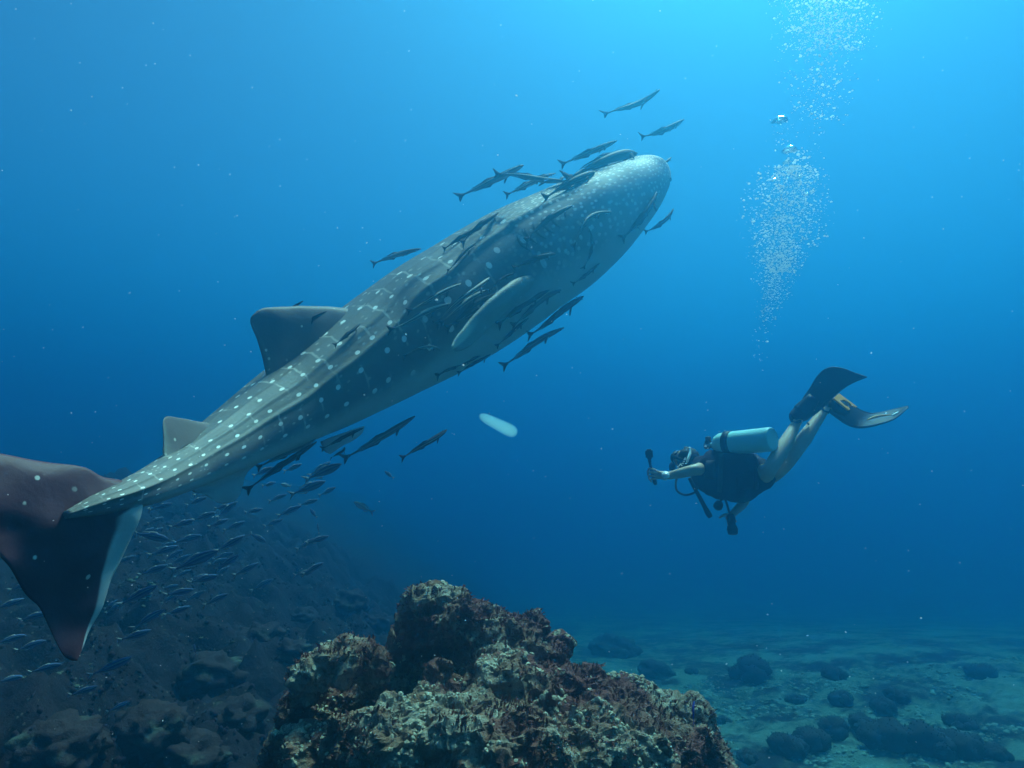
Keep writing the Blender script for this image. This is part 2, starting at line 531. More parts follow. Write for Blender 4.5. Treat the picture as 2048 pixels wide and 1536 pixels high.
# eye and gill slits, lying on the skin
def on_skin(t, deg, out=0.0):
    th = R(deg)
    p = shark_point(t, th)
    c = spine(t)[0]
    return p + (p - c).normalized() * out
slit_mat = plain("gill_slit_dark", (0.02, 0.016, 0.02), 0.8)
for k, t in enumerate((0.262, 0.273, 0.284, 0.295, 0.306)):
    vs, fs = [], []
    for i in range(13):
        s = i / 12
        deg = 58 + 20 * s
        wd = 0.0032 * math.sin(math.pi * (0.05 + 0.9 * s))
        lt = t + 0.004 * math.sin(math.pi * s)
        for sg in (-1, 1):
            vs.append(on_skin(lt + sg * wd * 0.5, deg, 0.004))
        vs.append(on_skin(lt, deg, 0.007))
    for i in range(12):
        a, b = i * 3, i * 3 + 3
        fs += [(a, b, b + 2, a + 2), (a + 2, b + 2, b + 1, a + 1)]
    shark_part("gill_slit", mesh("gill_slit", vs, fs), slit_mat)
bm = bmesh.new(); bmesh.ops.create_uvsphere(bm, u_segments=14, v_segments=8, radius=0.02)
em = bpy.data.meshes.new("shark_eye"); bm.to_mesh(em); bm.free()
for deg in (104, -104):
    e = obj("eye", em, plain("shark_eye_dark", (0.01, 0.01, 0.012), 0.2), shark)
    e.location = on_skin(0.07, deg, -0.004) - shark.location
# pale lip of the mouth at the very front
lip = []
for i in range(25):
    th = math.pi * 2 * i / 24
    p, fw, d, r, h, w = spine(0.012)
    lip.append(p + fw * 0.015 + d * (0.085 * math.cos(th)) + r * (0.16 * math.sin(th)))
vs, fs = [], []
for i in range(24):
    for j in range(8):
        a = j / 8 * 2 * math.pi
        o_ = (lip[i] - p).normalized()
        vs.append(lip[i] + o_ * (0.03 * math.cos(a)) + spine(0.012)[1] * (0.03 * math.sin(a)))
for i in range(24):
    for j in range(8):
        fs.append((i * 8 + j, i * 8 + (j + 1) % 8, ((i + 1) % 24) * 8 + (j + 1) % 8, ((i + 1) % 24) * 8 + j))
shark_part("mouth", mesh("mouth_lip", vs, fs), plain("pale_lip", (0.5, 0.5, 0.46), 0.6))
# ------------------------------------------------------------------ rays from the camera, for standing things on what lies there
CAM = Vector((0, 0, CAM_Z))
AXIS = Vector((0, math.cos(PITCH), math.sin(PITCH)))
def bvh_of(me):
    return BVHTree.FromPolygons([v.co.copy() for v in me.vertices], [tuple(p.vertices) for p in me.polygons])
FLOOR_BVH = bvh_of(sea_floor.data)
def ray(px, py, tree):
    d = (P(px, py, 1.0) - CAM).normalized()
    hit, nrm, i, dist = tree.ray_cast(CAM, d)
    return hit, nrm, (hit - CAM).dot(AXIS) if hit else None

# ------------------------------------------------------------------ the big encrusted rock in front
def ico(sub, r=1.0):
    bm = bmesh.new()
    bmesh.ops.create_icosphere(bm, subdivisions=sub, radius=r)
    v = np.array([x.co[:] for x in bm.verts]); f = [tuple(q.index for q in p.verts) for p in bm.faces]
    bm.free()
    return v, f
ICO1, ICO1F = ico(1); ICO2, ICO2F = ico(2); ICO3, ICO3F = ico(3); ICO4, ICO4F = ico(4)

ROCK = [  # px, py, depth, radius px, squash of height
    (872, 1242, 3.02, 72, 0.85), (838, 1222, 2.98, 46, 0.8), (905, 1226, 3.0, 46, 0.8), (955, 1262, 3.02, 66, 0.8), (1022, 1282, 3.05, 66, 0.85),
    (1068, 1258, 3.08, 34, 1.1), (1098, 1308, 3.06, 46, 1.0), (860, 1330, 3.16, 88, 1.0), (975, 1370, 3.06, 130, 1.0), (1060, 1370, 2.95, 80, 0.8),
    (1012, 1362, 2.66, 58, 0.8), (1075, 1392, 2.62, 70, 0.7), (1160, 1395, 2.74, 72, 0.9), (1240, 1425, 2.72, 74, 0.9), (1308, 1432, 2.80, 56, 0.9),
    (1365, 1448, 2.78, 50, 0.9), (1392, 1505, 2.72, 54, 1.2), (1400, 1580, 2.70, 80, 1.2), (1290, 1520, 2.58, 110, 1.0), (1170, 1530, 2.44, 120, 1.0),
    (1040, 1520, 2.36, 120, 1.0), (925, 1470, 2.46, 95, 0.9), (885, 1372, 2.72, 34, 1.7), (850, 1440, 2.56, 70, 1.0), (800, 1490, 2.44, 92, 1.0),
    (720, 1510, 2.50, 84, 0.9), (640, 1515, 2.56, 70, 1.0), (580, 1540, 2.62, 66, 1.0),
    (640, 1332, 2.72, 44, 0.8), (606, 1366, 2.70, 34, 1.2), (690, 1322, 2.74, 40, 0.8), (738, 1350, 2.78, 36, 1.0), (672, 1420, 3.00, 104, 1.0), (775, 1400, 2.92, 60, 1.0),
    (600, 1430, 2.78, 40, 1.2),
]
rv, rf = [], []
def add_blob(c, rx, ry, rz):
    n = len(rv)
    seed = c[0] * 13 + c[2] * 7
    for q in ICO3:
        k = 1 + 0.22 * fbm(q, 1.3, 3, seed)
        rv.append((c[0] + q[0] * rx * k, c[1] + q[1] * ry * k, c[2] + q[2] * rz * k))
    rf.extend(tuple(i + n for i in f) for f in ICO3F)
for px, py, d, rp, sq in ROCK:
    r_ = rp / F * d
    add_blob(P(px, py, d), r_, r_ * 1.1, r_ * sq)
for cx, cy, cz, rx, ry, rz in ((0.0, 2.75, 0.55, 0.80, 0.50, 0.72), (0.1, 2.8, -0.1, 1.05, 0.75, 0.8), (-0.55, 2.8, 0.5, 0.5, 0.45, 0.7), (0.5, 2.75, 0.5, 0.42, 0.45, 0.75)):
    add_blob((cx, cy, cz), rx, ry, rz)
me = mesh("rock_blobs", rv, rf)
tmp = obj("rock_blobs", me)
md = tmp.modifiers.new("join", 'REMESH'); md.mode = 'VOXEL'; md.voxel_size = 0.0105; md.adaptivity = 0.0
bpy.context.view_layer.update()
dg = bpy.context.evaluated_depsgraph_get()
rock_me = bpy.data.meshes.new_from_object(tmp.evaluated_get(dg))
bpy.data.objects.remove(tmp)
n = len(rock_me.vertices)
co = np.empty(n * 3); rock_me.vertices.foreach_get("co", co); co = co.reshape(-1, 3)
no = np.empty(n * 3); rock_me.vertices.foreach_get("normal", no); no = no.reshape(-1, 3)
keep = co[:, 2]
for i in range(n):
    if co[i, 2] < 0.75: continue             # the foot is far below the picture
    p = Vector(co[i])
    a = noise.fractal(p * 4.2, 0.9, 2.1, 4)
    b = noise.ridged_multi_fractal(p * 9.0 + Vector((3, 1, 7)), 0.8, 2.2, 3, 1.0, 2.0)
    w = p + noise.noise_vector(p * 9.0) * 0.03
    v1 = noise.voronoi(w * 17.0)[0]
    pit = max(0.0, 1.0 - v1[0] / 0.42)
    v2 = noise.voronoi(w * 38.0)[0]
    pit2 = max(0.0, 1.0 - v2[0] / 0.45)
    m_ = 0.5 + 0.5 * noise.noise(p * 5.0 + Vector((9, 2, 4)))
    co[i] += no[i] * (0.055 * a + 0.026 * (b - 1.1) - 0.055 * pit * m_ - 0.024 * pit2)
rock_me.vertices.foreach_set("co", co.ravel()); rock_me.update()
rock_me.polygons.foreach_set("use_smooth", [False] * len(rock_me.polygons))
rock_me.update()

m = NT("encrusted_rock")
c = m.coord()
n0, n1, n2, n3 = m.noise(c, 2.6, 5, 0.6), m.noise(c, 9, 6, 0.7, 0.5), m.noise(c, 42, 5, 0.7), m.noise(c, 130, 4, 0.7)
cell = m.voronoi(c, 55)
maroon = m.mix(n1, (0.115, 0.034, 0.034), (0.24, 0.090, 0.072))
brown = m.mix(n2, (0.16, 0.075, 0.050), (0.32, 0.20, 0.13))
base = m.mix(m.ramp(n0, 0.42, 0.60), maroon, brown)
pale = m.mix(n2, (0.25, 0.185, 0.135), (0.46, 0.385, 0.285))
pm = m.ramp(m.math('ADD', m.math('MULTIPLY', n1, 0.65), m.math('MULTIPLY', n0, 0.55)), 0.61, 0.72)
lace = m.ramp(cell, 0.10, 0.42)
colr = m.mix(m.math('MULTIPLY', pm, m.math('ADD', 0.35, m.math('MULTIPLY', lace, 0.65))), base, pale)
h = m.math('ADD', m.math('MULTIPLY', n2, 0.8), m.math('MULTIPLY', n3, 0.5))
m.bsdf(colr, 0.95, 0.12, m.bump(h, 0.8, 0.02))
rock_me.materials.clear()
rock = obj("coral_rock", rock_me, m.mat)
tag(rock, "big maroon and tan coral rock full of holes standing close in front", "rock")

# crusty growth on the rock: small lumps and flakes, too many to count
tri_c, tri_n, tri_a = [], [], []
for p in rock_me.polygons:
    if p.center[2] > 0.95:
        tri_c.append(p.center[:]); tri_n.append(p.normal[:]); tri_a.append(p.area)
tri_c, tri_n, tri_a = np.array(tri_c), np.array(tri_n), np.array(tri_a)
rng = np.random.default_rng(5)
def scatter(name, count, accept, shape_v, shape_f, size, squash, mat, lift=0.0, jitter=0.4):
    V, Fc = [], []
    pick = rng.choice(len(tri_c), size=count * 5, p=tri_a / tri_a.sum())
    got = 0
    for k in pick:
        c_, n_ = Vector(tri_c[k]), Vector(tri_n[k])
        if rng.random() > accept(c_, n_): continue
        s = size * (0.5 + rng.random() ** 2 * 1.2)
        q = n_.to_track_quat('Z', 'Y').to_matrix() @ Matrix.Rotation(rng.random() * 6.28, 3, 'Z')
        base_ = len(V)
        jit = 1 + (rng.random(len(shape_v)) - 0.5) * 2 * jitter
        for vv, j in zip(shape_v, jit):
            V.append(c_ + q @ Vector((vv[0] * s * j, vv[1] * s * j, vv[2] * s * squash * j + lift * s)))
        Fc.extend(tuple(i + base_ for i in f) for f in shape_f)
        got += 1
        if got >= count: break
    return mesh(name, V, Fc, False)
def pale_patch(c_, n_):
    k = noise.fractal(c_ * 4.5 + Vector((2, 5, 1)), 0.9, 2.0, 3)
    k2 = noise.fractal(c_ * 17.0, 0.9, 2.0, 2)
    return sstep(0.05, 0.3, k) * sstep(-0.1, 0.55, n_[2]) * sstep(-0.15, 0.2, k2)
def turf_patch(c_, n_):
    k = noise.fractal(c_ * 4.5 + Vector((2, 5, 1)), 0.9, 2.0, 3)
    return sstep(0.25, -0.1, k) * 0.9
crust_mat = NT("pale_crust")
cc = crust_mat.coord(); k1 = crust_mat.noise(cc, 7, 5); k2 = crust_mat.noise(cc, 60, 4)
crust_mat.bsdf(crust_mat.mix(k1, crust_mat.mix(k2, (0.26, 0.17, 0.11), (0.46, 0.38, 0.26)), crust_mat.mix(k2, (0.29, 0.25, 0.175), (0.52, 0.47, 0.345))), 0.95, 0.1)
gr = obj("crust_growth", scatter("crust_growth", 9000, pale_patch, ICO1, ICO1F, 0.0072, 0.8, None), crust_mat.mat, rock)
gr["kind"] = "stuff"
blade = np.array([(-.35, 0, 0), (.35, 0, 0), (.15, .3, 1.6), (-.2, -.3, 1.3), (0, -.5, 0.2), (.1, .6, 1.2)])
bladef = [(0, 1, 2), (0, 1, 3), (4, 1, 5), (4, 0, 5)]
turf_mat = NT("red_brown_turf")
cc = turf_mat.coord(); k1 = turf_mat.noise(cc, 6, 5)
turf_mat.bsdf(turf_mat.mix(k1, (0.13, 0.032, 0.032), (0.25, 0.10, 0.075)), 0.9, 0.1)
tf = obj("algae_turf", scatter("algae_turf", 16000, turf_patch, blade, bladef, 0.0095, 1.0, None), turf_mat.mat, rock)
tf["kind"] = "stuff"
# ------------------------------------------------------------------ corals, boulders and rubble on the sea floor
def on_floor(px, py):
    h_, n_, d = ray(px, py, FLOOR_BVH)
    return (h_, n_, d)
def lumpy(name, r, seed, sub=ICO4, subf=ICO4F, amp=0.25, fine=0.08, squash=0.7, freq=1.6):
    V = []
    for q in sub:
        v = Vector(q)
        k = 1 + amp * noise.fractal(v * freq + Vector((seed, 0, seed * .5)), 0.9, 2.0, 3) + fine * noise.noise(v * 9 + Vector((0, seed, 0)))
        V.append((v.x * r * k, v.y * r * k, v.z * r * k * squash))
    return V, list(subf)

sm = NT("soft_coral_brown")
c = sm.coord(); k1 = sm.noise(c, 6, 5); k2 = sm.noise(c, 45, 4)
sm.bsdf(sm.mix(k1, sm.mix(k2, (0.035, 0.014, 0.020), (0.085, 0.040, 0.036)), sm.mix(k2, (0.06, 0.028, 0.028), (0.13, 0.075, 0.055))), 0.95, 0.05)
def soft_coral(px, py, rp, label, lobes=7, seed=0):
    h_, n_, d = on_floor(px, py + rp * 0.35)
    if not h_: return
    r = rp / F * d
    g = random.Random(seed + int(px))
    V, Fc = [], []
    for k in range(lobes):
        a = g.uniform(0, 6.28); rr = r * (0.62 if k else 0.0) * math.sqrt(g.random() + .2)
        vv, ff = lumpy("", r * (g.uniform(.34, .55) if k else .62), g.uniform(0, 50), ICO3, ICO3F, 0.25, 0.12, 0.85)
        o_ = Vector((rr * math.cos(a), rr * math.sin(a), r * g.uniform(0.1, 0.30)))
        n0_ = len(V)
        V.extend(Vector(v) + o_ for v in vv); Fc.extend(tuple(i + n0_ for i in f) for f in ff)
    me_ = mesh("soft_coral", V, Fc); me_.materials.append(sm.mat)
    # polyps: short nubs all over the mound
    pv_, pf_ = [], []
    for k in range(800):
        q = V[g.randrange(len(V))]
        if q.z < 0: continue
        s = r * g.uniform(.018, .045); n0_ = len(pv_)
        dirn = Vector((q.x * .8 + g.gauss(0, .1) * r, q.y * .8 + g.gauss(0, .1) * r, max(q.z, .1 * r))).normalized()
        Q = dirn.to_track_quat('Z', 'Y').to_matrix()
        pv_.extend(q + Q @ Vector((v[0] * s * .6, v[1] * s * .6, v[2] * s * 1.1 + s * .5)) for v in ICO1)
        pf_.extend(tuple(i + n0_ for i in f) for f in ICO1F)
    o = empty("soft_coral", h_)
    tag(o, label, "soft coral", "dark soft corals on the rubble floor")
    obj("mound", me_, None, o)
    pm_ = mesh("polyps", pv_, pf_); pm_.materials.append(sm.mat)
    po = obj("polyps", pm_, None, o); po["kind"] = "stuff"
for i, (px, py, rp, lab) in enumerate((
        (1577, 1488, 44, "dark purple soft coral mound, first of the trio beyond the rock's foot"),
        (1632, 1474, 46, "rounded purple soft coral mound in the middle of the front trio"),
        (1672, 1452, 36, "purple soft coral mound farthest from the rock in the front trio"),
        (1724, 1446, 38, "upright dark soft coral between the trio and the broad dark bed"),
        (1782, 1470, 58, "big dark soft coral at the near end of the broad bed"),
        (1850, 1478, 62, "widest dark soft coral in the middle of the broad bed"),
        (1915, 1482, 52, "dark soft coral at the far end of the broad bed"),
        (1925, 1444, 30, "small soft coral knob behind the far end of the broad bed"),
        (1682, 1392, 32, "small round soft coral on a pale sand patch"),
        (1508, 1336, 50, "large hazy dome of soft coral far out behind the rock's shoulder"),
        (1666, 1346, 26, "small hazy soft coral beyond the pale sand patch"),
        (1800, 1388, 26, "slim soft coral standing above the broad bed"),
        (1768, 1412, 34, "low soft coral just beyond the broad bed"),
        (1447, 1440, 16, "tiny soft coral knob close by the rock's edge"),
        (1492, 1512, 26, "small low soft coral at the rock's foot"),
        (1985, 1500, 34, "soft coral near the bottom corner of the floor"),
        (1970, 1342, 34, "low hazy soft coral far off at the edge of the floor"),
        (1384, 1340, 14, "small hazy soft coral just behind the rock's shoulder"),
        (1590, 1395, 22, "low soft coral patch between the dome and the front trio"))):
    soft_coral(px, py, rp, lab, 5 + i % 4, i * 3)

bm_ = NT("reef_boulder_stone")
c = bm_.coord(); k1 = bm_.noise(c, 3.5, 6, 0.65); k2 = bm_.noise(c, 26, 5, 0.7)
bm_.bsdf(bm_.mix(bm_.ramp(k1, 0.54, 0.72), bm_.mix(k2, (0.045, 0.014, 0.018), (0.12, 0.05, 0.04)), bm_.mix(k2, (0.09, 0.07, 0.05), (0.22, 0.20, 0.14))), 0.95, 0.08,
         bm_.bump(k2, 0.8, 0.03))
for i, (px, py, rp, lab) in enumerate((
        (520, 1262, 44, "low crusted boulder on the dark slope, uphill of the big rock"),
        (582, 1292, 34, "crusted boulder nearest to the big rock's side lobe"),
        (700, 1196, 40, "hazy boulder on the slope behind the big rock's summit"),
        (760, 1240, 30, "small boulder in the gap beside the big rock's summit"),
        (610, 1225, 26, "small pale topped boulder on the dim slope"),
        (420, 1330, 60, "wide dark boulder on the slope near the tail fin tip"),
        (300, 1440, 70, "large dark boulder low on the slope under the tail fin"),
        (470, 1420, 56, "dark boulder in the hollow before the big rock"),
        (120, 1470, 80, "dark boulder at the bottom corner of the slope"),
        (390, 1500, 64, "dim brown boulder at the bottom of the slope"),
        (1232, 1290, 46, "hazy dark outcrop right behind the big rock"),
        (1312, 1335, 34, "smaller hazy outcrop beside the one behind the big rock"))):
    h_, n_, d = on_floor(px, py + rp * .4)
    if not h_: continue
    r = rp / F * d
    vv, ff = lumpy("", r, i * 7.3, ICO4, ICO4F, 0.42, 0.10, 0.62, 1.9)
    b = obj("reef_boulder", mesh("reef_boulder", vv, ff, True), bm_.mat)
    b.location = h_ + Vector((0, 0, r * .1)); b.rotation_euler = (0, 0, i * 1.1)
    tag(b, lab, "boulder", "boulders on the reef slope")

# loose rubble and crust over the floor in view, uncountable
fv, fl = [], []
g = random.Random(21)
def spread(name, count, xr, yr, size, shape, shapef, accept, squash, bury):
    V, Fc = [], []
    k = 0
    for t_ in range(count * 4):
        y = yr[0] + (yr[1] - yr[0]) * g.random() ** 1.3; x = g.uniform(*xr) * (y / 8.0 if y > 8 else 1)
        if not accept(x, y): continue
        hit = FLOOR_BVH.ray_cast(Vector((x, y, 9)), Vector((0, 0, -1)))
        if not hit[0]: continue
        s = size * (0.35 + 1.1 * g.random() ** 2.2)
        a = g.uniform(0, 6.28); ca, sa = math.cos(a), math.sin(a); tx = g.uniform(-.5, .5)
        n0_ = len(V)
        for q in shape:
            j = g.uniform(.65, 1.3)
            X, Y, Z = q[0] * s * j, q[1] * s * j * .8, q[2] * s * squash * j
            Z2 = Z + X * tx
            V.append((hit[0].x + X * ca - Y * sa, hit[0].y + X * sa + Y * ca, hit[0].z + Z2 - bury * s))
        Fc.extend(tuple(i + n0_ for i in f) for f in shapef)
        k += 1
        if k >= count: break
    return mesh(name, V, Fc, True)
rub = plain("pale_rubble", (0.34, 0.33, 0.25), 0.95, 0.05, 0.6, 18)
o = obj("coral_rubble", spread("coral_rubble", 9000, (0.6, 7.5), (4.8, 12.5), 0.036, ICO1, ICO1F,
        lambda x, y: noise.noise(Vector((x * 1.1, y * 1.1, 5))) > -0.15 + 0.3 * g.random(), 0.55, 0.1), rub)
tag(o, "pale broken coral rubble strewn over the floor beside the rock", kind="stuff")
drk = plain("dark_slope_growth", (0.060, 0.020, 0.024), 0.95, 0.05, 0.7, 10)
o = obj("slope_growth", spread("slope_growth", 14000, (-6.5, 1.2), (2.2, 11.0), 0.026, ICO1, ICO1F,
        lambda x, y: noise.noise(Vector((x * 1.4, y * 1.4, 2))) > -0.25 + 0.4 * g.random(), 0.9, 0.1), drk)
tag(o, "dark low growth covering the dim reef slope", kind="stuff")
o = obj("slope_crust", spread("slope_crust", 2600, (-6.5, 1.2), (2.2, 10.0), 0.024, ICO1, ICO1F,
        lambda x, y: noise.noise(Vector((x * 1.3, y * 1.3, 8))) > 0.12 + 0.25 * g.random(), 0.5, 0.0), plain("slope_crust_tan", (0.17, 0.14, 0.095), 0.95, 0.05, 0.6, 10))
tag(o, "pale crusts scattered over the dim reef slope", kind="stuff")
# ------------------------------------------------------------------ the diver
def ZD(x, y, d): return P(1280 + x / 6.982, 860 + y / 6.982, d)
def ZL(x, y, d): return P(1500 + x / 5.909, 720 + y / 5.909, d)

def skin_mesh(name, nodes, edges, root, sub=2):
    """one continuous skin over a skeleton: nodes = {key: (point, radius)}"""
    keys = list(nodes)
    me = bpy.data.meshes.new(name)
    me.from_pydata([tuple(nodes[k][0]) for k in keys], [(keys.index(a), keys.index(b)) for a, b in edges], [])
    o = bpy.data.objects.new(name, me); COL.objects.link(o)
    sk = o.modifiers.new("skin", 'SKIN')
    for i, k in enumerate(keys):
        r_ = nodes[k][1]
        sv = me.skin_vertices[0].data[i]
        sv.radius = r_ if isinstance(r_, tuple) else (r_, r_)
        sv.use_root = (k == root)
    sk.use_smooth_shade = True
    sb = o.modifiers.new("sub", 'SUBSURF'); sb.levels = sub; sb.render_levels = sub
    bpy.context.view_layer.update()
    out = bpy.data.meshes.new_from_object(o.evaluated_get(bpy.context.evaluated_depsgraph_get()))
    bpy.data.objects.remove(o)
    out.name = name
    out.polygons.foreach_set("use_smooth", [True] * len(out.polygons))
    return out

def tube(name, pts, rad, nr=10, per=6, ribs=0.0):
    if not isinstance(rad, (list, tuple)): rad = [rad] * len(pts)
    pl = [(*p, r_) for p, r_ in zip(pts, rad)]
    n = (len(pts) - 1) * per
    V, Fc = [], []
    ref = Vector((0.13, 0.2, 1)).normalized()
    for i in range(n + 1):
        t = i / n
        q = catmull(pl, t)
        tg = Vector((catmull(pl, min(t + .01, 1)) - catmull(pl, max(t - .01, 0)))[:3]).normalized()
        a = (ref - tg * ref.dot(tg)).normalized(); b = tg.cross(a)
        r_ = q[3] * (1 + (ribs if i % 2 else -ribs))
        for j in range(nr):
            th = 2 * math.pi * j / nr
            V.append(Vector(q[:3]) + a * (r_ * math.cos(th)) + b * (r_ * math.sin(th)))
    for i in range(n):
        for j in range(nr):
            k = (j + 1) % nr
            Fc.append((i * nr + j, i * nr + k, (i + 1) * nr + k, (i + 1) * nr + j))
    Fc.append(tuple(range(nr))[::-1]); Fc.append(tuple(n * nr + j for j in range(nr)))
    return mesh(name, V, Fc)

M_SKINP = plain("diver_skin", (0.66, 0.42, 0.29), 0.5, 0.35, 0.10, 9)
M_BLACK = plain("black_rubber", (0.020, 0.013, 0.018), 0.55, 0.25, 0.3, 25, 0.2)
M_VEST = plain("dark_vest_cloth", (0.034, 0.014, 0.030), 0.85, 0.15, 0.45, 14, 0.5)
M_VESTP = plain("dark_vest_panel", (0.055, 0.045, 0.065), 0.8, 0.15, 0.3, 14, 0.4)
M_HAIR = plain("dark_hair", (0.020, 0.015, 0.014), 0.7, 0.3, 0.5, 60, 0.6)
M_TANK = plain("tank_paint", (0.46, 0.86, 0.79), 0.5, 0.3, 0.08, 6)
M_STEEL = plain("valve_chrome", (0.6, 0.6, 0.6), 0.25, 0.5, 0.1, 20, Metallic=0.9)
M_ORANGE = plain("orange_fin_plastic", (1.0, 0.35, 0.02), 0.5, 0.3, 0.12, 20)
M_FINB = plain("black_fin_rubber", (0.022, 0.014, 0.020), 0.6, 0.2, 0.25, 18)
M_CLEAR = plain("pale_strap", (0.70, 0.82, 0.80), 0.3, 0.5, 0.1, 30)
M_WATCH = plain("white_watch", (0.82, 0.84, 0.80), 0.25, 0.5, 0.05, 30)
M_SHORTS = plain("dark_shorts", (0.03, 0.022, 0.034), 0.85, 0.15, 0.4, 16, 0.4)

pelvis = P(1512, 950, 5.08)
chest = P(1432, 944, 5.28)
axis = (chest - pelvis).normalized()          # from hips to shoulders
N = {}
N["pelvis"] = (pelvis, (0.115, 0.125))
N["waist"] = (pelvis.lerp(chest, 0.5), (0.115, 0.125))
N["chest"] = (chest, (0.135, 0.15))
neck = P(1400, 932, 5.36); head = P(1374, 924, 5.41); N["neck"] = (neck, 0.055)
face_dir = Vector((-0.72, 0.62, 0.30)).normalized()
N["skull"] = (head, (0.088, 0.094))
N["brow"] = (head + face_dir * 0.055 + Vector((0, 0, .012)), (0.075, 0.078))
N["chin"] = (head + face_dir * 0.075 - Vector((0, 0, .075)), (0.042, 0.045))
N["nose"] = (head + face_dir * 0.135 - Vector((0, 0, .02)), 0.013)
E = [("pelvis", "waist"), ("waist", "chest"), ("chest", "neck"), ("neck", "skull"), ("skull", "brow"), ("skull", "chin"), ("brow", "nose")]
# near arm: elbow towards the camera, forearm reaching out to hold the camera stick
N["shoulder_a"] = (P(1414, 936, 5.26), 0.062); N["elbow_a"] = (ZD(765, 555, 5.08), 0.044); N["forearm_a"] = (ZD(610, 592, 5.10), 0.043)
N["wrist_a"] = (ZD(395, 642, 5.14), (0.026, 0.030)); N["palm_a"] = (ZD(285, 632, 5.15), (0.026, 0.036))
E += [("chest", "shoulder_a"), ("shoulder_a", "elbow_a"), ("elbow_a", "forearm_a"), ("forearm_a", "wrist_a"), ("wrist_a", "palm_a")]
for k, (a, b, c_, d1) in enumerate((((205, 560), (130, 535), (105, 590), 5.12), ((200, 598), (118, 585), (112, 640), 5.11),
                                    ((205, 640), (120, 640), (130, 690), 5.11), ((215, 678), (140, 690), (160, 725), 5.12))):
    r_ = 0.0098 - 0.0008 * k
    N[f"a{k}1"] = (ZD(*a, d1 + .01), r_ + .002); N[f"a{k}2"] = (ZD(*b, d1 - .005), r_); N[f"a{k}3"] = (ZD(*c_, d1 + .035), r_ * .9)
    E += [("palm_a", f"a{k}1"), (f"a{k}1", f"a{k}2"), (f"a{k}2", f"a{k}3")]
N["ath1"] = (ZD(255, 590, 5.19), 0.0115); N["ath2"] = (ZD(180, 560, 5.20), 0.0095)
E += [("palm_a", "ath1"), ("ath1", "ath2")]
# far arm, hanging below the chest
N["shoulder_b"] = (P(1440, 960, 5.34), 0.060); N["elbow_b"] = (P(1496, 996, 5.22), 0.040); N["forearm_b"] = (P(1484, 1010, 5.2), 0.040)
N["wrist_b"] = (P(1468, 1025, 5.19), (0.025, 0.028)); N["palm_b"] = (P(1460, 1032, 5.19), (0.024, 0.034))
E += [("chest", "shoulder_b"), ("shoulder_b", "elbow_b"), ("elbow_b", "forearm_b"), ("forearm_b", "wrist_b"), ("wrist_b", "palm_b")]
for k, (a, b, c_) in enumerate((((1452, 1029), (1444, 1032), (1438, 1036)), ((1454, 1035), (1457, 1044), (1463, 1046)),
                                ((1456, 1039), (1457, 1050), (1463, 1053)), ((1458, 1043), (1457, 1057), (1462, 1060)))):
    N[f"b{k}1"] = (P(*a, 5.165), 0.011); N[f"b{k}2"] = (P(*b, 5.15), 0.0095); N[f"b{k}3"] = (P(*c_, 5.135), 0.008)
    E += [("palm_b", f"b{k}1"), (f"b{k}1", f"b{k}2"), (f"b{k}2", f"b{k}3")]
N["bth1"] = (P(1467, 1037, 5.165), 0.011); N["bth2"] = (P(1473, 1045, 5.15), 0.009)
E += [("palm_b", "bth1"), ("bth1", "bth2")]
# legs, knees bent, shins raised behind
for s, hip, kn, calf, ank, toe in (("a", ZL(150, 1340, 5.10), ZL(215, 1318, 4.86), ZL(400, 1030, 4.98), ZL(548, 745, 5.12), ZL(640, 590, 5.14)),
                                   ("b", ZL(250, 1330, 5.16), ZL(455, 1190, 5.02), ZL(640, 930, 5.12), ZL(880, 590, 5.26), ZL(985, 545, 5.30))):
    N["hip_" + s] = (hip, 0.090); N["thigh_" + s] = (hip.lerp(kn, 0.55), 0.078); N["knee_" + s] = (kn, 0.056)
    N["calf_" + s] = (calf, 0.060); N["ankle_" + s] = (ank, 0.036); N["toe_" + s] = (toe, (0.045, 0.03))
    E += [("pelvis", "hip_" + s), ("hip_" + s, "thigh_" + s), ("thigh_" + s, "knee_" + s), ("knee_" + s, "calf_" + s), ("calf_" + s, "ankle_" + s), ("ankle_" + s, "toe_" + s)]
person = empty("person", pelvis)
tag(person, "scuba diver in a dark vest kicking upward, holding out a camera on a stick", "person")
bpy.context.view_layer.update()
def gear(name, me, mat, parent=None, label=None):
    o = obj(name, me, mat, parent or person)
    if parent is None:
        o.matrix_parent_inverse = Matrix.Translation(-person.location)
    if label: o["label"] = label
    return o
gear("body", skin_mesh("diver_body", N, E, "pelvis", 2), M_SKINP)

def ring_loft(name, rows, nr=26, noise_amp=0.0, seed=0.0, power=1.0, flat=None):
    """rows: (centre, half height, half depth); up and depth taken across the given axis"""
    V, Fc = [], []
    n = (len(rows) - 1) * 5
    cs = [(*c_, a, b) for c_, a, b in rows]
    for i in range(n + 1):
        t = i / n
        q = catmull(cs, t); c_ = Vector(q[:3])
        tg = Vector((catmull(cs, min(t + .02, 1)) - catmull(cs, max(t - .02, 0)))[:3]).normalized()
        up = Vector((0, 0, 1)); up = (up - tg * up.dot(tg)).normalized(); sd = tg.cross(up)
        for j in range(nr):
            th = 2 * math.pi * j / nr
            c1, s1 = math.cos(th), math.sin(th)
            v = c_ + up * (q[3] * math.copysign(abs(c1) ** power, c1)) + sd * (q[4] * math.copysign(abs(s1) ** power, s1))
            if noise_amp:
                v += (v - c_).normalized() * noise_amp * (noise.noise(v * 14 + Vector((seed, 0, 0))) + 0.5 * noise.noise(v * 34))
            V.append(v)
    for i in range(n):
        for j in range(nr):
            k = (j + 1) % nr
            Fc.append((i * nr + j, i * nr + k, (i + 1) * nr + k, (i + 1) * nr + j))
    Fc.append(tuple(range(nr))[::-1]); Fc.append(tuple(n * nr + j for j in range(nr)))
    return mesh(name, V, Fc)
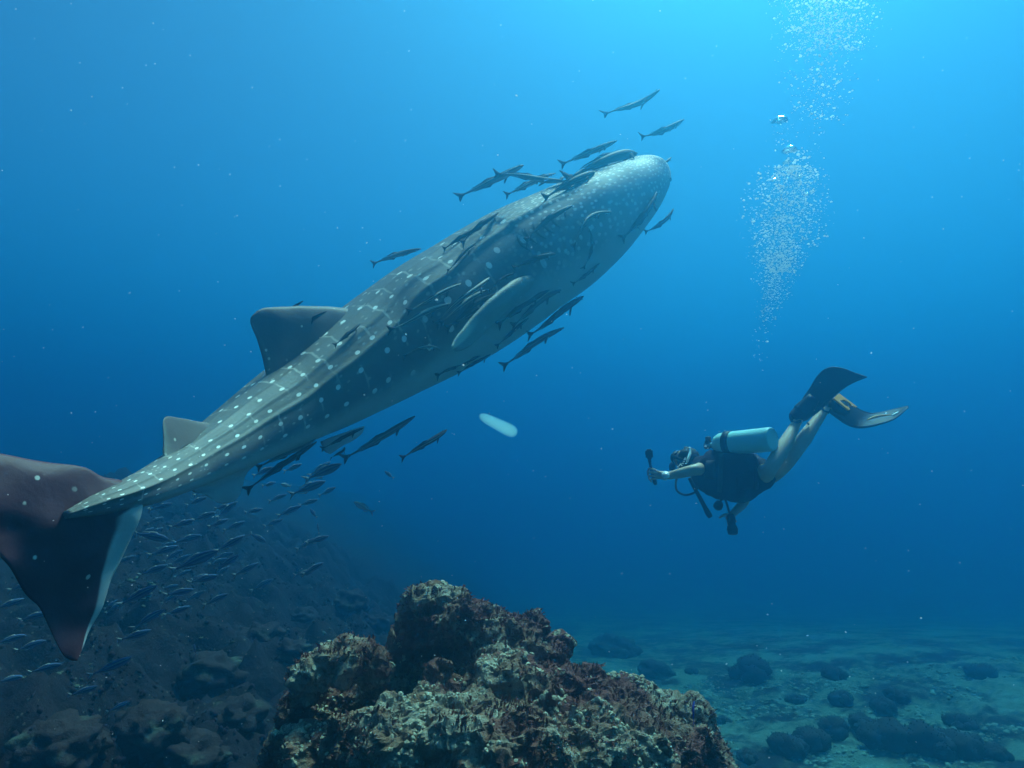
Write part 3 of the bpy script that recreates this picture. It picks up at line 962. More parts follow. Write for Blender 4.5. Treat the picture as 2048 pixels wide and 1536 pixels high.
def mid(x, yt, yb, d): return P(x, (yt + yb) / 2, d), (yb - yt) / 2 / F * d
rows = []
for x, yt, yb, d, dep in ((1532, 932, 962, 5.03, .09), (1524, 916, 978, 5.05, .135), (1505, 902, 994, 5.09, .165), (1480, 897, 1004, 5.14, .185), (1455, 896, 1000, 5.20, .195),
                          (1432, 898, 992, 5.25, .19), (1412, 903, 982, 5.30, .17), (1396, 912, 962, 5.34, .13), (1388, 924, 948, 5.36, .07)):
    c_, hh = mid(x, yt, yb, d)
    rows.append((c_, hh, dep))
vest = gear("buoyancy_vest", ring_loft("diver_vest", rows, 30, 0.016, 2.0, 0.9), M_VEST)
# quilted side panel, shoulder strap and pocket on the vest
def on_vest(x, y):
    d_ = (P(x, y, 1.0) - CAM).normalized()
    h_, n_, i_, ds = VEST_BVH.ray_cast(CAM, d_)
    return (h_, n_) if h_ else (P(x, y, 5.1), Vector((0, -1, 0)))
VEST_BVH = bvh_of(vest.data)
def patch(name, corners, nu, nv, out, mat, parent):
    """raised pad following the vest between four pixel corners"""
    V, Fc = [], []
    for lay in (0.0, 1.0):
        for i in range(nu + 1):
            for j in range(nv + 1):
                u, v = i / nu, j / nv
                a = np.array(corners[0]) * (1 - u) + np.array(corners[1]) * u
                b = np.array(corners[3]) * (1 - u) + np.array(corners[2]) * u
                q = a * (1 - v) + b * v
                h_, n_ = on_vest(q[0], q[1])
                edge = min(1.0, 4 * min(u, 1 - u) + .15, 4 * min(v, 1 - v) + .15)
                V.append(h_ + n_ * (out * edge * lay - 0.006 * (1 - lay)))
    m_ = (nu + 1) * (nv + 1)
    for i in range(nu):
        for j in range(nv):
            a = i * (nv + 1) + j
            q = (a, a + 1, a + nv + 2, a + nv + 1)
            Fc.append(tuple(k + m_ for k in q)); Fc.append(q[::-1])
    rim = [j for j in range(nv + 1)] + [i * (nv + 1) + nv for i in range(1, nu + 1)] + [nu * (nv + 1) + j for j in range(nv - 1, -1, -1)] + [i * (nv + 1) for i in range(nu - 1, 0, -1)]
    for a, b in zip(rim, rim[1:] + rim[:1]):
        Fc.append((a, b, b + m_, a + m_))
    return gear(name, mesh(name, V, Fc), mat, parent)
patch("side_panel", ((1412, 922), (1430, 920), (1432, 960), (1408, 956)), 6, 8, 0.014, M_VESTP, vest)
patch("pocket", ((1470, 950), (1508, 944), (1508, 975), (1472, 984)), 8, 6, 0.022, M_VEST, vest)
patch("waist_strap", ((1512, 912), (1519, 914), (1517, 978), (1509, 980)), 3, 12, 0.008, M_VESTP, vest)
patch("shoulder_strap", ((1438, 905), (1448, 904), (1444, 985), (1434, 984)), 3, 12, 0.008, M_VESTP, vest)
gear("shorts", ring_loft("diver_shorts", [(P(1504, 950, 5.12), .12, .13), (P(1520, 949, 5.06), .125, .14), (P(1530, 950, 5.02), .108, .13), (P(1536, 951, 5.0), .07, .09)], 24, 0.008, 5.0), M_SHORTS)

# air tank with its boot end towards the camera
t_rear, t_front = P(1546, 878, 4.90), P(1428, 890, 5.26)
ta = (t_front - t_rear).normalized(); TL = (t_front - t_rear).length
def lathe(name, a0, ax, prof, nr=36):
    q = ax.to_track_quat('Z', 'Y').to_matrix()
    V, Fc = [], []
    for h_, r_ in prof:
        for j in range(nr):
            th = 2 * math.pi * j / nr
            V.append(a0 + q @ Vector((r_ * math.cos(th), r_ * math.sin(th), h_)))
    for i in range(len(prof) - 1):
        for j in range(nr):
            k = (j + 1) % nr
            Fc.append((i * nr + j, i * nr + k, (i + 1) * nr + k, (i + 1) * nr + j))
    Fc.append(tuple(range(nr))[::-1]); Fc.append(tuple((len(prof) - 1) * nr + j for j in range(nr)))
    return mesh(name, V, Fc)
TR = 0.088
tank = gear("air_tank", lathe("tank_cylinder", t_rear, ta, [(0.006, TR * .80), (0.0, TR * .88), (0.006, TR * .95), (0.018, TR), (0.05, TR), (0.2, TR), (TL - .10, TR), (TL - .06, TR * .95), (TL - .03, TR * .80),
                                       (TL - .01, TR * .55), (TL, TR * .30), (TL + .02, TR * .22)]), M_TANK)
for pol in tank.data.polygons:
    if len(pol.vertices) > 8: pol.use_smooth = False
gear("tank_band", lathe("tank_band", t_rear + ta * (TL * .66), ta, [(0, TR + .001), (0.002, TR + .007), (0.053, TR + .007), (0.055, TR + .001)], 36), M_BLACK, tank)
gear("valve", lathe("tank_valve", t_rear + ta * (TL + .015), ta, [(0, .022), (.03, .022), (.034, .028), (.06, .028), (.066, .018)], 16), M_STEEL, tank)
side_ = ta.cross(Vector((0, 0, 1))).normalized()
gear("valve_knob", lathe("valve_knob", t_rear + ta * (TL + .045) + side_ * .02, side_, [(0, .012), (.02, .012), (.022, .022), (.05, .022), (.054, .014)], 14), M_BLACK, tank)
gear("first_stage", lathe("first_stage", t_rear + ta * (TL + .05) + Vector((0, 0, .015)), Vector((0, 0, 1)), [(0, .026), (.02, .028), (.024, .022), (.05, .022), (.056, .012)], 16), M_BLACK, tank)

# hoses and gauges
gear("regulator_hose", tube("regulator_hose", [P(1396, 975, 5.16), P(1389, 985, 5.15), P(1370, 990, 5.17), P(1354, 981, 5.22), P(1352, 963, 5.30), P(1358, 946, 5.36)], 0.0085), M_BLACK)
infl = gear("inflator_hose", tube("inflator_hose", [P(1379, 956, 5.14), P(1388, 974, 5.12), P(1398, 992, 5.11), P(1409, 1013, 5.10), P(1416, 1026, 5.10), P(1421, 1034, 5.10)],
                                  [.014, .014, .015, .017, .021, .018], 14, 8, 0.07), M_BLACK)
gauge = gear("gauge_console", lathe("gauge_console", P(1440, 1004, 5.16), (P(1434, 1017, 5.12) - P(1440, 1004, 5.16)).normalized(), [(0, .012), (.01, .028), (.03, .034), (.055, .034), (.065, .024)], 18), M_BLACK)
gear("gauge_hose", tube("gauge_hose", [P(1450, 985, 5.12), P(1446, 995, 5.12), P(1440, 1004, 5.16)], 0.009), M_BLACK)
gear("spare_hose", tube("spare_hose", [P(1448, 992, 5.14), P(1453, 1006, 5.12), P(1459, 1026, 5.14)], 0.0085), M_BLACK)

# hair, mask with its pale strap, regulator in the mouth
def shell(name, centre, rx, keep, grow=1.0, amp=0.0):
    V, Fc = [], []
    q = face_dir.to_track_quat('Y', 'Z').to_matrix()
    ok = {}
    for i, v in enumerate(ICO4):
        if keep(v):
            ok[i] = len(V)
            k = grow * (1 + amp * noise.noise(Vector(v) * 7))
            V.append(centre + q @ Vector((v[0] * rx[0] * k, v[1] * rx[1] * k, v[2] * rx[2] * k)))
    for f in ICO4F:
        if all(i in ok for i in f): Fc.append(tuple(ok[i] for i in f))
    n_ = len(V)
    cen = centre
    V2 = V + [cen + (v - cen) * 0.90 for v in V]
    edges = {}
    for f in Fc:
        for a, b in zip(f, f[1:] + f[:1]): edges[(a, b)] = 1
    F2 = Fc + [tuple(i + n_ for i in f[::-1]) for f in Fc]
    F2 += [(b, a, a + n_, b + n_) for (a, b) in edges if (b, a) not in edges]
    return mesh(name, V2, F2)
hc = head + Vector((0, 0, .012))
gear("hair", shell("diver_hair", hc, (.098, .108, .108), lambda v: v[1] < 0.45 - 0.5 * max(0, -v[2]) and v[2] > -0.62, 1.0, 0.10), M_HAIR)
q_ = face_dir.to_track_quat('Y', 'Z').to_matrix()
st = [hc + q_ @ Vector((.106 * math.cos(a), .116 * math.sin(a), 0.028 * math.cos(a) - .005)) for a in [math.pi * 2 * i / 24 for i in range(25)]]
mask = gear("dive_mask", shell("mask_frame", head + face_dir * .085 + Vector((0, 0, .012)), (.085, .045, .055), lambda v: v[1] > -0.2, 1.0), M_BLACK)
V, Fc = [], []
for i in range(25):
    a = math.pi * 2 * i / 24
    for dz, gr_ in ((-.012, 1.0), (.012, 1.0), (.012, 1.045), (-.012, 1.045)):
        V.append(hc + q_ @ Vector((.108 * gr_ * math.cos(a), .120 * gr_ * math.sin(a), .01 + dz)))
for i in range(24):
    for j in range(4):
        Fc.append((i * 4 + j, i * 4 + (j + 1) % 4, i * 4 + 4 + (j + 1) % 4, i * 4 + 4 + j))
gear("mask_strap", mesh("mask_strap", V, Fc), M_BLACK, mask)
gear("snorkel", tube("snorkel_pale", [ZD(655, 455, 5.22), ZD(672, 400, 5.24), ZD(695, 340, 5.27), ZD(697, 300, 5.29), ZD(686, 250, 5.31)], [.008, .011, .012, .011, .013], 12, 6), M_CLEAR, None, "pale short tube standing up beside the diver's head")
gear("regulator", lathe("regulator_second_stage", head + face_dir * .11 - Vector((0, 0, .075)), face_dir, [(0, .018), (.01, .034), (.035, .036), (.045, .022)], 18), M_BLACK)

# fins
def fin_loft(name, rows, thick, mat):
    return fin_mesh(name, rows, thick, nc=12, sub=4)
def pocket(name, a, b, c_, r0, r1, r2):
    return tube(name, [a, a.lerp(b, .5), b, c_], [r0 * .8, r0, r1, r2], 16, 6)
fa_rows = [(ZL(560, 600, 5.14), ZL(720, 665, 5.10), 1.3), (ZL(625, 470, 5.15), ZL(850, 565, 5.08), 1.1), (ZL(715, 330, 5.15), ZL(930, 490, 5.06), .8), (ZL(790, 200, 5.14), ZL(1020, 405, 5.04), .6),
           (ZL(880, 108, 5.12), ZL(1140, 318, 5.02), .5), (ZL(980, 84, 5.09), ZL(1250, 258, 5.0), .45), (ZL(1110, 106, 5.05), ZL(1330, 226, 4.98), .4), (ZL(1250, 160, 5.0), ZL(1388, 204, 4.96), .35)]
fin_a = gear("fin", fin_mesh("diver_fin_upper", fa_rows, 0.035, nc=14, sub=4), M_FINB, None, "all black fin spread flat towards the viewer")
gear("foot_pocket", pocket("foot_pocket_upper", ZL(505, 690, 5.13), ZL(620, 610, 5.13), ZL(760, 440, 5.10), .052, .070, .045), M_FINB, fin_a)
gear("heel_strap", tube("heel_strap_upper", [ZL(600, 720, 5.06), ZL(515, 740, 5.10), ZL(478, 655, 5.16), ZL(540, 560, 5.19)], .011), M_BLACK, fin_a)
for o_, w_ in ((0.0, 1), (1.0, 1)):
    gear("rail", tube("fin_rail_upper", [Vector(r_[0]).lerp(Vector(r_[1]), .04 + .92 * o_) for r_ in fa_rows], [.014, .014, .012, .011, .009, .008, .006, .004], 8, 4), M_FINB, fin_a)
fb_rows = [(ZL(1025, 415, 5.48), ZL(935, 605, 5.22), 1.4), (ZL(1125, 482, 5.52), ZL(1035, 680, 5.26), 1.1), (ZL(1245, 562, 5.56), ZL(1145, 758, 5.30), .8), (ZL(1345, 612, 5.59), ZL(1262, 798, 5.33), .6),
           (ZL(1455, 634, 5.61), ZL(1395, 790, 5.35), .5), (ZL(1590, 612, 5.62), ZL(1560, 752, 5.37), .45), (ZL(1730, 576, 5.62), ZL(1712, 694, 5.40), .4), (ZL(1868, 545, 5.61), ZL(1870, 565, 5.46), .3)]
fin_b = gear("fin", fin_mesh("diver_fin_lower", fb_rows, 0.035, nc=14, sub=4), M_FINB, None, "curved black fin with orange foot plate and stripe")
gear("foot_pocket", pocket("foot_pocket_lower", ZL(875, 540, 5.27), ZL(985, 540, 5.30), ZL(1130, 600, 5.35), .048, .066, .045), M_FINB, fin_b)
gear("heel_strap", tube("heel_strap_lower", [ZL(930, 620, 5.24), ZL(870, 600, 5.22), ZL(850, 520, 5.27), ZL(930, 470, 5.33)], .011), M_BLACK, fin_b)
for o_ in (0.03, 0.97):
    gear("rail", tube("fin_rail_lower", [Vector(r_[0]).lerp(Vector(r_[1]), o_) for r_ in fb_rows], [.014, .014, .012, .011, .010, .008, .006, .004], 8, 4), M_FINB, fin_b)
# orange plate with a round opening, standing proud on the fin near the toes
def quad_pt(u, v, out):
    A, B, C_, D = ZL(1040, 405, 5.40), ZL(1252, 562, 5.47), ZL(1150, 602, 5.25), ZL(972, 462, 5.19)
    p = A * (1 - u) * (1 - v) + B * u * (1 - v) + C_ * u * v + D * (1 - u) * v
    n_ = (B - A).cross(D - A).normalized()
    if n_.dot(CAM - p) < 0: n_ = -n_
    return p + n_ * out
V, Fc = [], []
K = 32
for lay in (0.0, 0.012):
    for i in range(K):
        a = 2 * math.pi * i / K
        c1, s1 = math.cos(a), math.sin(a)
        m1 = max(abs(c1), abs(s1))
        ou, ov = 0.5 + 0.5 * c1 / m1, 0.5 + 0.5 * s1 / m1
        iu, iv = 0.60 + 0.27 * c1, 0.5 + 0.31 * s1
        V.append(quad_pt(ou, ov, lay)); V.append(quad_pt(iu, iv, lay))
for i in range(K):
    k = (i + 1) % K
    if math.cos(2 * math.pi * (i + .5) / K) > 0.80: continue       # the ring is open towards the tip
    a, b, c_, d = i * 2, i * 2 + 1, k * 2 + 1, k * 2
    T = 2 * K
    Fc += [(a + T, b + T, c_ + T, d + T), (d, c_, b, a), (a, a + T, d + T, d), (b, c_, c_ + T, b + T)]
gear("orange_plate", mesh("orange_plate", V, Fc, False), M_ORANGE, fin_b)
gear("orange_stripe", tube("orange_stripe", [ZL(1385, 708, 5.34), ZL(1450, 682, 5.35), ZL(1530, 662, 5.36), ZL(1662, 646, 5.38)], [.004, .009, .009, .004], 8, 6), M_ORANGE, fin_b)
gear("pale_stripe", tube("pale_stripe", [ZL(1672, 660, 5.38), ZL(1715, 640, 5.39), ZL(1755, 612, 5.40)], [.004, .009, .004], 8, 6), M_CLEAR, fin_b)
gear("leg_strap", tube("leg_strap", [ZL(672, 738, 5.14), ZL(690, 756, 5.13), ZL(690, 772, 5.13)], [.005, .007, .005], 8, 4), M_BLACK)

# watch
wc = ZD(357, 632, 5.105)
wn_ = (CAM - wc).normalized() + Vector((0, 0, .75)); wn_.normalize()
watch = gear("wrist_watch", lathe("watch_case", wc - wn_ * .008, wn_, [(0, .026), (.004, .030), (.014, .030), (.018, .026)], 24), M_WATCH)
gear("watch_face", lathe("watch_face", wc + wn_ * .0105, wn_, [(0, .022), (.002, .021)], 24), plain("watch_dial", (0.85, 0.87, 0.85), 0.2, 0.6), watch)
wa = (N["palm_a"][0] - N["wrist_a"][0]).normalized()
gear("watch_strap", lathe("watch_strap", N["wrist_a"][0] + wa * .022 - wa * .014, wa, [(0, .031), (.002, .035), (.026, .035), (.028, .031)], 20), M_WATCH, watch)

# small camera held out on a stick, and the dark torch-like camera in the other hand
cs = empty("action_camera", ZD(205, 620, 5.13))
tag(cs, "small black camera on a short stick in the diver's outstretched hand", "camera")
bpy.context.view_layer.update()
def held(name, me, mat, root):
    o = obj(name, me, mat, root); o.matrix_parent_inverse = Matrix.Translation(-root.location); return o
held("stick", tube("camera_stick", [ZD(135, 430, 5.12), ZD(152, 520, 5.125), ZD(180, 620, 5.135), ZD(210, 735, 5.15), ZD(230, 752, 5.155)], [.011, .010, .013, .015, .008], 12, 5), M_BLACK, cs)
up_ = (ZD(128, 300, 5.12) - ZD(138, 430, 5.12)).normalized()
sd_ = up_.cross((CAM - ZD(130, 330, 5.1)).normalized()).normalized(); fr_ = sd_.cross(up_)
def box(name, c_, ax_, half, bev=0.006):
    bm = bmesh.new(); bmesh.ops.create_cube(bm, size=1.0)
    for v in bm.verts: v.co = Vector((v.co.x * 2 * half[0], v.co.y * 2 * half[1], v.co.z * 2 * half[2]))
    bmesh.ops.bevel(bm, geom=bm.edges[:], offset=bev, segments=2, affect='EDGES')
    M_ = Matrix.Translation(c_) @ Matrix(ax_).transposed().to_4x4()
    bm.transform(M_)
    me = bpy.data.meshes.new(name); bm.to_mesh(me); bm.free(); return me
held("housing", box("camera_housing", ZD(128, 335, 5.115), (sd_, fr_, up_), (.027, .022, .036), .010), M_BLACK, cs)
held("mount", box("camera_mount", ZD(134, 420, 5.12), (sd_, fr_, up_), (.012, .012, .018), .003), M_BLACK, cs)
held("lens", lathe("camera_lens", ZD(110, 322, 5.135), -sd_ - fr_ * .4, [(0, .015), (.016, .015), (.018, .011)], 16), M_BLACK, cs)
tc = empty("dive_torch", P(1463, 1046, 5.12))
tag(tc, "thick black torch hanging down in the diver's lower hand", "torch")
bpy.context.view_layer.update()
taxis = (P(1466, 1068, 5.09) - P(1461, 1028, 5.15)).normalized()
held("torch_body", lathe("torch_body", P(1461, 1028, 5.14), taxis, [(0, .018), (.01, .026), (.03, .027), (.034, .030), (.06, .030), (.064, .027), (.085, .028), (.095, .036), (.135, .038), (.15, .034), (.153, .028)], 22), M_BLACK, tc)
held("torch_ring", lathe("torch_ring", P(1461, 1028, 5.14) + taxis * .108, taxis, [(0, .037), (.002, .041), (.012, .041), (.014, .037)], 22), M_BLACK, tc)
# ------------------------------------------------------------------ fish
def foil(name, outline, thick):
    """flat fin from an outline in x (forward) and z (up), given a real thickness with a thin rim"""
    n = len(outline)
    cx = sum(p[0] for p in outline) / n; cz = sum(p[1] for p in outline) / n
    V = [(x, 0.0, z) for x, z in outline]
    V += [(cx + (x - cx) * 0.55, thick * 0.5, cz + (z - cz) * 0.55) for x, z in outline]
    V += [(cx + (x - cx) * 0.55, -thick * 0.5, cz + (z - cz) * 0.55) for x, z in outline]
    Fc = []
    for i in range(n):
        k = (i + 1) % n
        Fc += [(i, k, n + k, n + i), (k, i, 2 * n + i, 2 * n + k)]
    Fc += [tuple(range(n, 2 * n)), tuple(range(3 * n - 1, 2 * n - 1, -1))]
    return mesh(name, V, Fc)

def bend_mesh(me, bz, by, flick):
    for v in me.vertices:
        x = v.co.x
        v.co.z += bz * (1 - (2 * x) ** 2) + flick * max(0.0, -x - 0.1) ** 2 * 3
        v.co.y += by * (1 - (2 * x) ** 2) + 0.5 * by * math.sin(x * 7)
    me.update()
    return me

def fish_body(name, prof, x0, x1, nseg=20, nring=14, e=1.0):
    """prof rows: place 0 (snout) .. 1 (tail root), half height, half width, middle height"""
    V, Fc, ar, al = [], [], [], []
    for i in range(nseg + 1):
        s = i / nseg
        t_, hh, hw, zc = catmull(prof, np.interp(s, [p[0] for p in prof], np.linspace(0, 1, len(prof))))
        x = x1 + (x0 - x1) * s
        for j in range(nring):
            th = 2 * math.pi * j / nring
            V.append((x, hw * math.sin(th), zc + hh * math.cos(th)))
            ar.append(0.5 - 0.5 * math.cos(th)); al.append(s)
    for i in range(nseg):
        for j in range(nring):
            k = (j + 1) % nring
            Fc.append((i * nring + j, (i + 1) * nring + j, (i + 1) * nring + k, i * nring + k))
    Fc.append(tuple(range(nring))); Fc.append(tuple(nseg * nring + j for j in range(nring))[::-1])
    me = mesh(name, V, Fc)
    a = me.attributes.new("around", 'FLOAT', 'POINT'); a.data.foreach_set("value", ar)
    a = me.attributes.new("along", 'FLOAT', 'POINT'); a.data.foreach_set("value", al)
    return me

COBIA = [(0, .010, .014, .004), (.05, .026, .034, .004), (.14, .044, .050, .002), (.28, .058, .054, 0), (.42, .060, .050, 0), (.58, .051, .040, 0),
         (.74, .035, .025, 0), (.88, .020, .013, 0), (1, .013, .008, 0)]
FUSI = [(0, .012, .010, 0), (.06, .042, .028, 0), (.16, .082, .043, 0), (.32, .112, .050, 0), (.48, .110, .046, 0), (.66, .078, .034, 0), (.84, .038, .017, 0), (1, .020, .008, 0)]

def striped(name, back, stripe, belly, s0, s1):
    m = NT(name)
    a = m.n("ShaderNodeAttribute", attribute_name="around").outputs["Fac"]
    c = m.coord()
    k = m.noise(c, 14, 4)
    a2 = m.math('ADD', a, m.math('MULTIPLY', m.math('SUBTRACT', k, 0.5), 0.08))
    colr = m.mix(m.ramp(a2, s1 + 0.12, s1 + 0.34), back, belly)
    st = m.math('MULTIPLY', m.ramp(a2, s0 - 0.05, s0), m.ramp(a2, s1, s1 + 0.05, 1.0, 0.0))
    colr = m.mix(st, colr, stripe)
    colr = m.mix(m.math('MULTIPLY', m.noise(c, 60, 3), 0.4), colr, tuple(x * 0.6 for x in back))
    return m.bsdf(colr, 0.62, 0.15)
M_COB = striped("dark_striped_fish_skin", (0.050, 0.036, 0.040), (0.50, 0.47, 0.38), (0.20, 0.19, 0.18), 0.30, 0.42)
M_COBD = striped("plain_dark_fish_skin", (0.040, 0.026, 0.032), (0.11, 0.09, 0.09), (0.075, 0.06, 0.065), 0.34, 0.42)
M_COBP = striped("pale_edged_fish_skin", (0.52, 0.50, 0.42), (0.07, 0.055, 0.06), (0.13, 0.12, 0.12), 0.20, 0.62)
M_COBG = striped("grey_fish_skin", (0.12, 0.115, 0.115), (0.28, 0.27, 0.25), (0.30, 0.29, 0.28), 0.30, 0.40)
M_FIN = plain("dark_fish_fin", (0.045, 0.030, 0.036), 0.85, 0.05, 0.3, 12)
M_FING = plain("grey_fish_fin", (0.10, 0.09, 0.09), 0.85, 0.05, 0.3, 12)
M_FUS = striped("blue_grey_fish_skin", (0.070, 0.11, 0.23), (0.30, 0.42, 0.40), (0.26, 0.34, 0.46), 0.24, 0.34)
M_FUSB = striped("silvery_fish_skin", (0.40, 0.52, 0.50), (0.70, 0.75, 0.62), (0.80, 0.84, 0.80), 0.20, 0.34)
M_FUSF = plain("pale_fish_fin", (0.34, 0.40, 0.42), 0.4, 0.4, 0.2, 12)
M_YEL = striped("golden_fish_skin", (0.62, 0.46, 0.05), (0.20, 0.16, 0.04), (0.72, 0.60, 0.16), 0.40, 0.46)
M_YELF = plain("golden_fish_fin", (0.70, 0.55, 0.08), 0.5)
M_BLUE = striped("dark_blue_fish_skin", (0.020, 0.016, 0.22), (0.03, 0.03, 0.40), (0.03, 0.02, 0.25), 0.40, 0.5)
M_BLUEF = plain("dark_blue_fish_fin", (0.02, 0.016, 0.26), 0.5)
M_EYE = plain("fish_eye_dark", (0.01, 0.01, 0.012), 0.15, 0.6)

_meshes = {}
def cobia_meshes(bz, by, flick, mat, fmat, slim=1.0):
    key = ("c", slim, round(bz, 3), round(by, 3), round(flick, 3), mat.name)
    if key in _meshes: return _meshes[key]
    b = fish_body("cobia_body", [(a_, h_ * slim, w_ * slim, z_) for a_, h_, w_, z_ in COBIA], -0.40, 0.5)
    tail = foil("cobia_tail", [(-.39, .012), (-.43, .03), (-.49, .085), (-.515, .10), (-.49, .03), (-.475, 0), (-.49, -.03), (-.505, -.085), (-.48, -.07), (-.43, -.026), (-.39, -.012)], .010)
    dor = foil("cobia_dorsal", [(.10, .052), (.04, .070), (-.02, .086), (-.06, .075), (-.14, .056), (-.24, .046), (-.30, .026), (-.20, .034), (-.08, .046)], .008)
    ana = foil("cobia_anal", [(.0, -.052), (-.05, -.084), (-.08, -.078), (-.16, -.050), (-.26, -.038), (-.28, -.026), (-.14, -.038)], .008)
    pe = []
    for s in (1, -1):
        q = foil("cobia_pectoral", [(.27, -.005), (.24, -.025), (.19, -.058), (.165, -.060), (.19, -.03), (.215, -.010)], .006)
        for v in q.vertices:
            v.co.y += s * (0.048 * (0.4 + 0.6 * slim) + max(0, -v.co.z) * 0.7)
        pe.append(bend_mesh(q, bz, by, flick))
    for q in (dor, ana, tail):
        for v in q.vertices: v.co.z *= (slim if q is not tail else 0.5 + 0.5 * slim)
    out = [bend_mesh(x, bz, by, flick) for x in (b, tail, dor, ana)] + pe
    for x, mm in zip(out, (mat,) + (fmat,) * 5): x.materials.append(mm)
    _meshes[key] = out
    return out
def fusilier_meshes(bz, by, mat, fmat, tag_):
    key = ("f", round(bz, 3), round(by, 3), tag_)
    if key in _meshes: return _meshes[key]
    b = fish_body("fusilier_body", FUSI, -0.36, 0.5, 16, 12)
    tail = foil("fusilier_tail", [(-.34, .02), (-.42, .07), (-.52, .14), (-.47, .05), (-.43, 0), (-.47, -.05), (-.52, -.14), (-.42, -.07), (-.34, -.02)], .010)
    dor = foil("fusilier_dorsal", [(.20, .10), (.12, .145), (-.04, .13), (-.20, .085), (-.24, .055), (-.05, .10)], .008)
    ana = foil("fusilier_anal", [(.0, -.105), (-.08, -.14), (-.20, -.085), (-.24, -.055), (-.1, -.09)], .008)
    out = [bend_mesh(x, bz, by, 0) for x in (b, tail, dor, ana)]
    for x, mm in zip(out, (mat,) + (fmat,) * 3): x.materials.append(mm)
    _meshes[key] = out
    return out
eye_me = mesh("fish_eye_ball", ICO1 * 1.0, ICO1F); eye_me.materials.append(M_EYE)

def make_fish(name, tail_p, head_p, meshes, names, label, cat, group=None, roll=0.0, eyes=None):
    mid = (tail_p + head_p) / 2
    f = head_p - tail_p
    L = f.length; f = f / L
    up = Vector((0, 0, 1)); up = (up - f * up.dot(f)).normalized()
    side = up.cross(f)
    if roll:
        q = Matrix.Rotation(roll, 3, f); up = q @ up; side = q @ side
    o = empty(name, mid)
    o.matrix_world = Matrix.Translation(mid) @ Matrix((f, side, up)).transposed().to_4x4() @ Matrix.Scale(L, 4)
    for nm, me_ in zip(names, meshes):
        obj(nm, me_, None, o)
    if eyes:
        for s in (1, -1):
            e = obj("eye", eye_me, None, o); e.location = (eyes[0], s * eyes[1], eyes[2]); e.scale = (eyes[3],) * 3
    return tag(o, label, cat, group)

def shark_depth(px, py, out=0.05):
    hit, nrm, d = ray(px, py, SHARK_BVH)
    if hit: return d - out
    best = min((( (pix(_q)[0] - px) ** 2 + (pix(_q)[1] - py) ** 2), pix(_q)[2]) for _q in _spts)
    return best[1] - 0.12
_spts = [spine(i / 60)[0] for i in range(61)]

C_NAMES = ("body", "tail_fin", "dorsal_fin", "anal_fin", "pectoral_fin", "pectoral_fin")
F_NAMES = ("body", "tail_fin", "dorsal_fin", "anal_fin")
